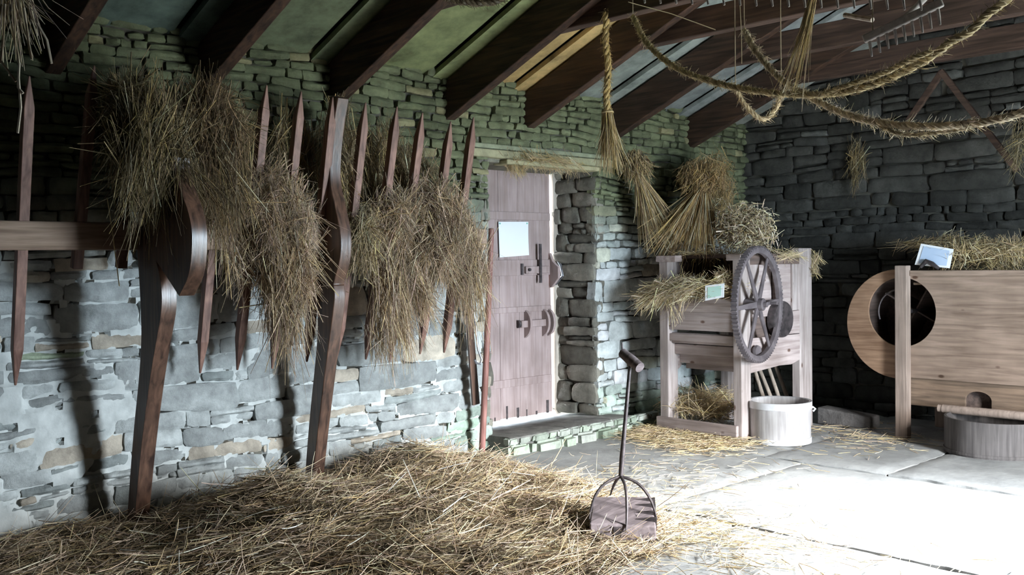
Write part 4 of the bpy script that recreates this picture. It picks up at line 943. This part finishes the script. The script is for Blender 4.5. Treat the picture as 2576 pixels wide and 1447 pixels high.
mb = MB(); mb.tube([jn-Vector((0,0,.01)), jn.lerp(top_, .15), jn.lerp(top_, .5)+R0*.0, top_], [.012, .015, .011, .010], 12); mb.build('shaft', MT['old_iron'], tl, smooth=True)
ha = Pd(1566, 888, (top_-CAM).dot(FW)+.06); hb = Pd(1610, 925, (top_-CAM).dot(FW)-.06)
mb = MB(); mb.tube([ha, ha.lerp(hb, .5), hb], [.027, .031, .029], 14); hd = mb.build('handle', MT['lump_wood'], tl, smooth=True)
mb = MB(); mb.tube([ha, Pd(1565, 862, (top_-CAM).dot(FW)+.06)], [.006, .004], 8); mb.build('spike', MT['old_iron'], tl)
mb = MB(); d_ = (top_-CAM).dot(FW); mb.tube([Pd(1577, 1000, d_), Pd(1557, 1000, d_), Pd(1557, 992, d_)], .004, 6); mb.build('side_pin', MT['old_iron'], tl)
for (e, ctrl) in (((-hw*1.04, .06, .10), (-hw*.9, .10, .30)), ((hw*1.0, .10, .09), (hw*.75, .12, .30)), ((.01, -.025, .05), (.03, .03, .30)), ((-hw*.42, dp+.0, .17), (-hw*.22, dp*.7, .30))):
    E, C1 = TB(*e), TB(*ctrl); pts = []
    C0 = jn + Vector((0, 0, -.03)) + (C1-jn)*.35; C0.z = jn.z-.02
    for t in np.linspace(0, 1, 12):
        p = jn*(1-t)**3 + C0*3*t*(1-t)**2 + C1*3*t*t*(1-t) + E*t**3; pts.append(p)
    mb = MB(); mb.tube(pts, [.0085]*9+[.0075, .006, .003], 8); mb.build('prong', MT['old_iron'], tl, smooth=True)
# ================================================================== straw scattered on the flagstones
def scatter(label, pts, n, base=(.66, .52, .32), lr=(.05, .2), h=.02):
    P = []
    for (px, py, sx, sy, w) in pts:
        m = int(n*w); c = Pz(px, py, 0); q = np.stack([RNG.normal(c.x, sx, m), RNG.normal(c.y, sy, m), RNG.uniform(.003, h, m)], 1); P.append(q)
    P = np.concatenate(P); P = P[P[:, 1] < -.35]; m = len(P); a = RNG.uniform(0, 6.28, m); d = np.stack([np.cos(a), np.sin(a), RNG.normal(.03, .06, m)], 1); l = RNG.uniform(*lr, m)
    return tag(straw_mesh('loose_straw', MT['straw'], P, d, l, RNG.normal(0, .008, (m, 3)), RNG.uniform(.0022, .0052, m), straw_tone(m, base, .35, .2)), label, 'straw', None, 'stuff')
scatter('golden straw scattered on the flagstones in front of the threshing mill', [(1620, 1085, .12, .2, .3), (1700, 1100, .2, .22, .45), (1790, 1120, .25, .18, .25)], 5200, h=.05, lr=(.04, .16))
scatter('sparse straw on the flagstones between the tub and the winnowing machine', [(2100, 1085, .3, .25, .5), (2180, 1110, .4, .2, .3), (2240, 1120, .3, .2, .2)], 320)
scatter('sparse straw strewn over the flagstones around the pronged tool', [(1700, 1330, .25, .35, .45), (1500, 1270, .5, .3, .2), (1850, 1370, .4, .35, .2), (1700, 1200, .5, .4, .15)], 1500)
# ================================================================== ropes, rake and bundles under the beams
def cord(p, parent, top=None):
    z = roof_z(p.y)-.0 if top is None else top
    mb = MB(); mb.tube([p, Vector((p.x, p.y, z))], .003, 5, col=(.25, .2, .13)); mb.build('cord', MT['straw'], parent, smooth=True, tone=True)
def catmull(pts, n=10):
    P = [pts[0]*2-pts[1]]+pts+[pts[-1]*2-pts[-2]]; out = []
    for i in range(1, len(P)-2):
        for k in range(n):
            t = k/n; a, b, c, d = P[i-1], P[i], P[i+1], P[i+2]
            out.append(.5*((2*b)+(c-a)*t+(2*a-5*b+4*c-d)*t*t+(3*b-a-3*c+d)*t**3))
    out.append(P[-2]); return out
def rope(label, ctrl, r, pitch=.09, fuzz=500, strands_=3, base=(.42, .33, .18), cat='rope', fl=.05, ends=(1, 1)):
    path = catmull([Pd(*c) for c in ctrl], 14); L = 0; root = thing('straw_rope', label, cat, path[0]); r *= .78; fuzz = int(fuzz*1.9)
    s = [0]
    for a, b in zip(path[:-1], path[1:]): s.append(s[-1]+(b-a).length)
    for q_, e_ in zip((path[0], path[-1]), ends):
        if e_: cord(q_, root)
    N = max(20, int(s[-1]/.012)); ss = np.linspace(0, s[-1], N); arr = np.array([tuple(p) for p in path])
    pp = [Vector(tuple(np.interp(q, s, arr[:, k]) for k in range(3))) for q in ss]
    for k in range(strands_):
        pts = []; prev = None
        for i, p in enumerate(pp):
            t = (pp[min(i+1, N-1)]-pp[max(i-1, 0)]).normalized(); u = t.cross(Vector((.3, .2, 1))).normalized(); v = t.cross(u); a = 2*math.pi*(ss[i]/pitch+k/strands_)
            pts.append(p+(u*math.cos(a)+v*math.sin(a))*r*.55*(1+.15*math.sin(i*.9+k)))
        rad_ = [r*(.62+.10*math.sin(i*1.7+k*2)) for i in range(N)]; rad_[0] = rad_[-1] = r*.2
        mb = MB(); v_ = .75+.25*k; mb.tube(pts, rad_, 7, col=tuple(c*v_ for c in base)); mb.build('strand', MT['straw'], root, smooth=True, tone=True)
    i = RNG.integers(0, N-1, fuzz); P = np.array([tuple(pp[q]) for q in i])+RNG.normal(0, r*.45, (fuzz, 3)); T = np.array([tuple((pp[min(q+1, N-1)]-pp[max(q-1, 0)]).normalized()) for q in i])
    d = T+RNG.normal(0, .5, (fuzz, 3)); o = straw_mesh('loose_ends', MT['straw'], P, d, RNG.uniform(.2, 1.0, fuzz)*fl, RNG.normal(0, .008, (fuzz, 3)), RNG.uniform(.002, .0038, fuzz), straw_tone(fuzz, base, .3, .1), root); o['kind'] = 'stuff'
    return root
rope('twisted straw rope sagging from the beam and rising to the upper right corner', [(1592, 40, 6.3), (1630, 110, 6.0), (1700, 170, 5.7), (1800, 208, 5.4), (1900, 228, 5.1), (2010, 238, 4.9), (2120, 232, 4.6), (2230, 200, 4.4), (2330, 150, 4.2), (2400, 100, 4.1), (2440, 80, 4.05), (2480, 40, 4.0), (2560, -20, 3.9)], .020, fuzz=1300)
rope('short straw rope lying just above the long rising rope', [(2060, 240, 4.72), (2130, 215, 4.55), (2220, 185, 4.35), (2290, 150, 4.2), (2345, 128, 4.1)], .014, fuzz=350, fl=.04, ends=(0, 0))
rope('straw rope sagging low across the dark back wall at right', [(1872, 75, 5.6), (1900, 125, 5.4), (1960, 195, 5.2), (2030, 240, 5.0), (2120, 285, 4.8), (2220, 310, 4.6), (2330, 318, 4.4), (2440, 312, 4.3), (2520, 298, 4.2), (2620, 270, 4.1)], .021, fuzz=1100, base=(.46, .37, .25))
rope('thin ragged straw strand hanging just below the lowest rope', [(2140, 285, 4.75), (2200, 310, 4.65), (2270, 338, 4.5), (2350, 335, 4.42), (2440, 322, 4.3)], .011, fuzz=330, base=(.38, .31, .20), ends=(0, 0))
rope('small loop of straw rope dangling in front of the brown rafter', [(1850, 225, 5.6), (1880, 270, 5.6), (1920, 300, 5.6), (1950, 275, 5.6), (1965, 235, 5.5)], .016, fuzz=300, base=(.40, .30, .17))
rope('vertical straw rope hanging from a cross beam in front of the lintel', [(1526, 30, 6.5), (1524, 100, 6.5), (1530, 170, 6.5), (1526, 240, 6.5), (1529, 290, 6.5)], .026, fuzz=500, pitch=.14, base=(.48, .34, .14), ends=(1, 0))
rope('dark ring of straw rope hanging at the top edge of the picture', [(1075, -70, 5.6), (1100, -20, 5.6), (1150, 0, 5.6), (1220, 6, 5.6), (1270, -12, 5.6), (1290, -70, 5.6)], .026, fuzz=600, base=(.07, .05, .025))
def bundle(label, top, bot, r0, r1, n, base=(.5, .37, .18), w=(.003, .006), bend=.03, tie=True, name='straw_bundle', extra=None):
    top, bot = Vector(top), Vector(bot); root = thing(name, label, 'straw bundle', top); ax = (bot-top); L = ax.length; e = ax.normalized(); s1 = e.cross(Vector((0, 1, .1))).normalized(); s2 = e.cross(s1)
    a = RNG.uniform(0, 6.28, n); q = np.sqrt(RNG.uniform(0, 1, n)); o = np.cos(a)[:, None]*np.array(s1)+np.sin(a)[:, None]*np.array(s2)
    p0 = np.array(top)+o*(q*r0)[:, None]+np.array(e)[None]*(RNG.uniform(0, .25, n)*L)[:, None]; p1 = np.array(bot)+o*(q*r1)[:, None]; d = p1-p0; l = np.linalg.norm(d, axis=1)*RNG.uniform(.5, 1.1, n)
    if tie and top.z > 1.9 and 'tassel' not in label: cord(top, root)
    straw_mesh('stems', MT['straw'], p0, d, l, RNG.normal(0, bend, (n, 3)), RNG.uniform(*w, n), straw_tone(n, base, .35, .12), root)
    mb = MB(); mb.tube([top+(s1*math.cos(k/10*6.283)+s2*math.sin(k/10*6.283))*(r0*1.05)+e*.02 for k in range(11)], .006, 6, col=(.4, .3, .15)); mb.build('tie', MT['straw'], root, smooth=True, tone=True)
    return root
bundle('frayed tassel of straw at the lower end of the vertical rope', Pd(1528, 275, 6.5), Pd(1538, 425, 6.5), .035, .085, 260)
bundle('small bundle of long straws hanging in front of the rope loops', Pd(2050, -20, 4.5), Pd(1990, 230, 4.5), .02, .045, 70, w=(.002, .004), bend=.02)
bundle('bundle of thick straws hanging close to the camera in the top left corner', Pd(25, -120, 3.0), Pd(55, 130, 3.0), .045, .075, 80, base=(.46, .37, .26), w=(.003, .007), bend=.05)
strands('loose_straw', 'few long straws trailing under the top left straw bundle', [], -1)if False else None
mb = MB()
for pts in ([(30, 60), (48, 160), (45, 220), (58, 235)], [(45, 180), (52, 270), (44, 335)], [(0, 150), (40, 205)], [(95, 60), (118, 100), (130, 160)], [(12, 10), (8, 90), (2, 160)], [(60, 20), (72, 110), (80, 150)]):
    mb.tube([Pd(a, b, 2.95) for a, b in pts], .004, 5, col=(.62, .52, .38))
tag(mb.build('loose_straw', MT['straw'], smooth=True, tone=True), 'few long pale straws trailing below the bundle in the top left corner', 'straw', None, 'stuff')
mb = MB(); 
for pts in ([(1860, -10), (1865, 80), (1866, 160)], [(1580, 5), (1690, 35), (1800, 75)]): mb.tube([Pd(a, b, 5.3) for a, b in pts], .0025, 5, col=(.4, .33, .2))
tag(mb.build('string', MT['straw'], smooth=True, tone=True), 'thin pale strings hanging between the cross beams', 'string')
mat_wood('rake_wood', (.38, .34, .31), (.62, .56, .52), 'X', rough=.75)
def rake(label, a, b, depth, nt_, tooth, first=.07, hdl=None, dtooth=(.09, 0)):
    A, B = Pd(*a, depth), Pd(*b, depth-.15); root = thing('hay_rake', label, 'rake', A); cord(A.lerp(B, .12), root); cord(A.lerp(B, .88), root)
    mb = MB(); mb.beam(A, B, .028, .036, taper=1); mb.build('head', MT['rake_wood'], root, bevel=.006)
    for i in range(nt_):
        t = first+(1-2*first)*i/(nt_-1); p = A.lerp(B, t); d = (-UP*1.0+RT*.16).normalized(); mb = MB(); mb.tube([p, p+d*tooth*.6, p+d*tooth], [.0075, .007, .004], 8); mb.build('tooth', MT['rake_wood'], root, smooth=True)
    if hdl:
        mb = MB(); m = A.lerp(B, .5); mb.tube([m, Pd(*hdl, depth+.3)], .014, 10); mb.build('handle', MT['rake_wood'], root, smooth=True)
rake('wooden hay rake with a row of pegs, lying across the beams at upper right', (2172, 100), (2372, 5), 4.3, 9, .085, hdl=(2440, -120))
rake('second wooden rake above the top edge, only its peg tips showing', (1590, -62), (2330, -45), 4.1, 18, .115, first=.03)
# crossed struts near the gable and lumber on the beams
for a, b, l in (((2372, 178), (2268, 330), 'thin strut leaning left in front of the dark back wall'), ((2366, 178), (2560, 430), 'thicker strut leaning right in front of the dark back wall')):
    mb = MB(); mb.beam(Px(*a, 8.45), Px(*b, 8.55), .05, .04, up=(1, 0, 0)); tag(mb.build('strut', MT['beam_wood'], bevel=.004), l, 'strut', 'crossed struts by the back wall')
for a, b, l in (((2125, 38), (2195, 50), 'short pale stick end poking out beside the cross beam'),):
    mb = MB(); mb.tube([Pd(*a, 5.6), Pd(*b, 5.4)], .014, 8); tag(mb.build('stick', MT['stick_wood'], smooth=True), l, 'stick')
# straw wisp hanging on the gable
sprig('straw', 'dim wisp of straw hanging on the dark back wall', [(Px(2155, 410, 8.95), (.02, .07, .2), 160, (0, .15, -1), .25, .1, .28, .02)], base=(.30, .22, .10), cat='straw wisp')
sprig('straw', 'dim tuft of straw at the right edge in front of the back wall', [(Px(2560, 370, 8.3), (.08, .07, .22), 120, (0, .15, -1), .5, .1, .28, .02)], base=(.30, .24, .12), cat='straw tuft')
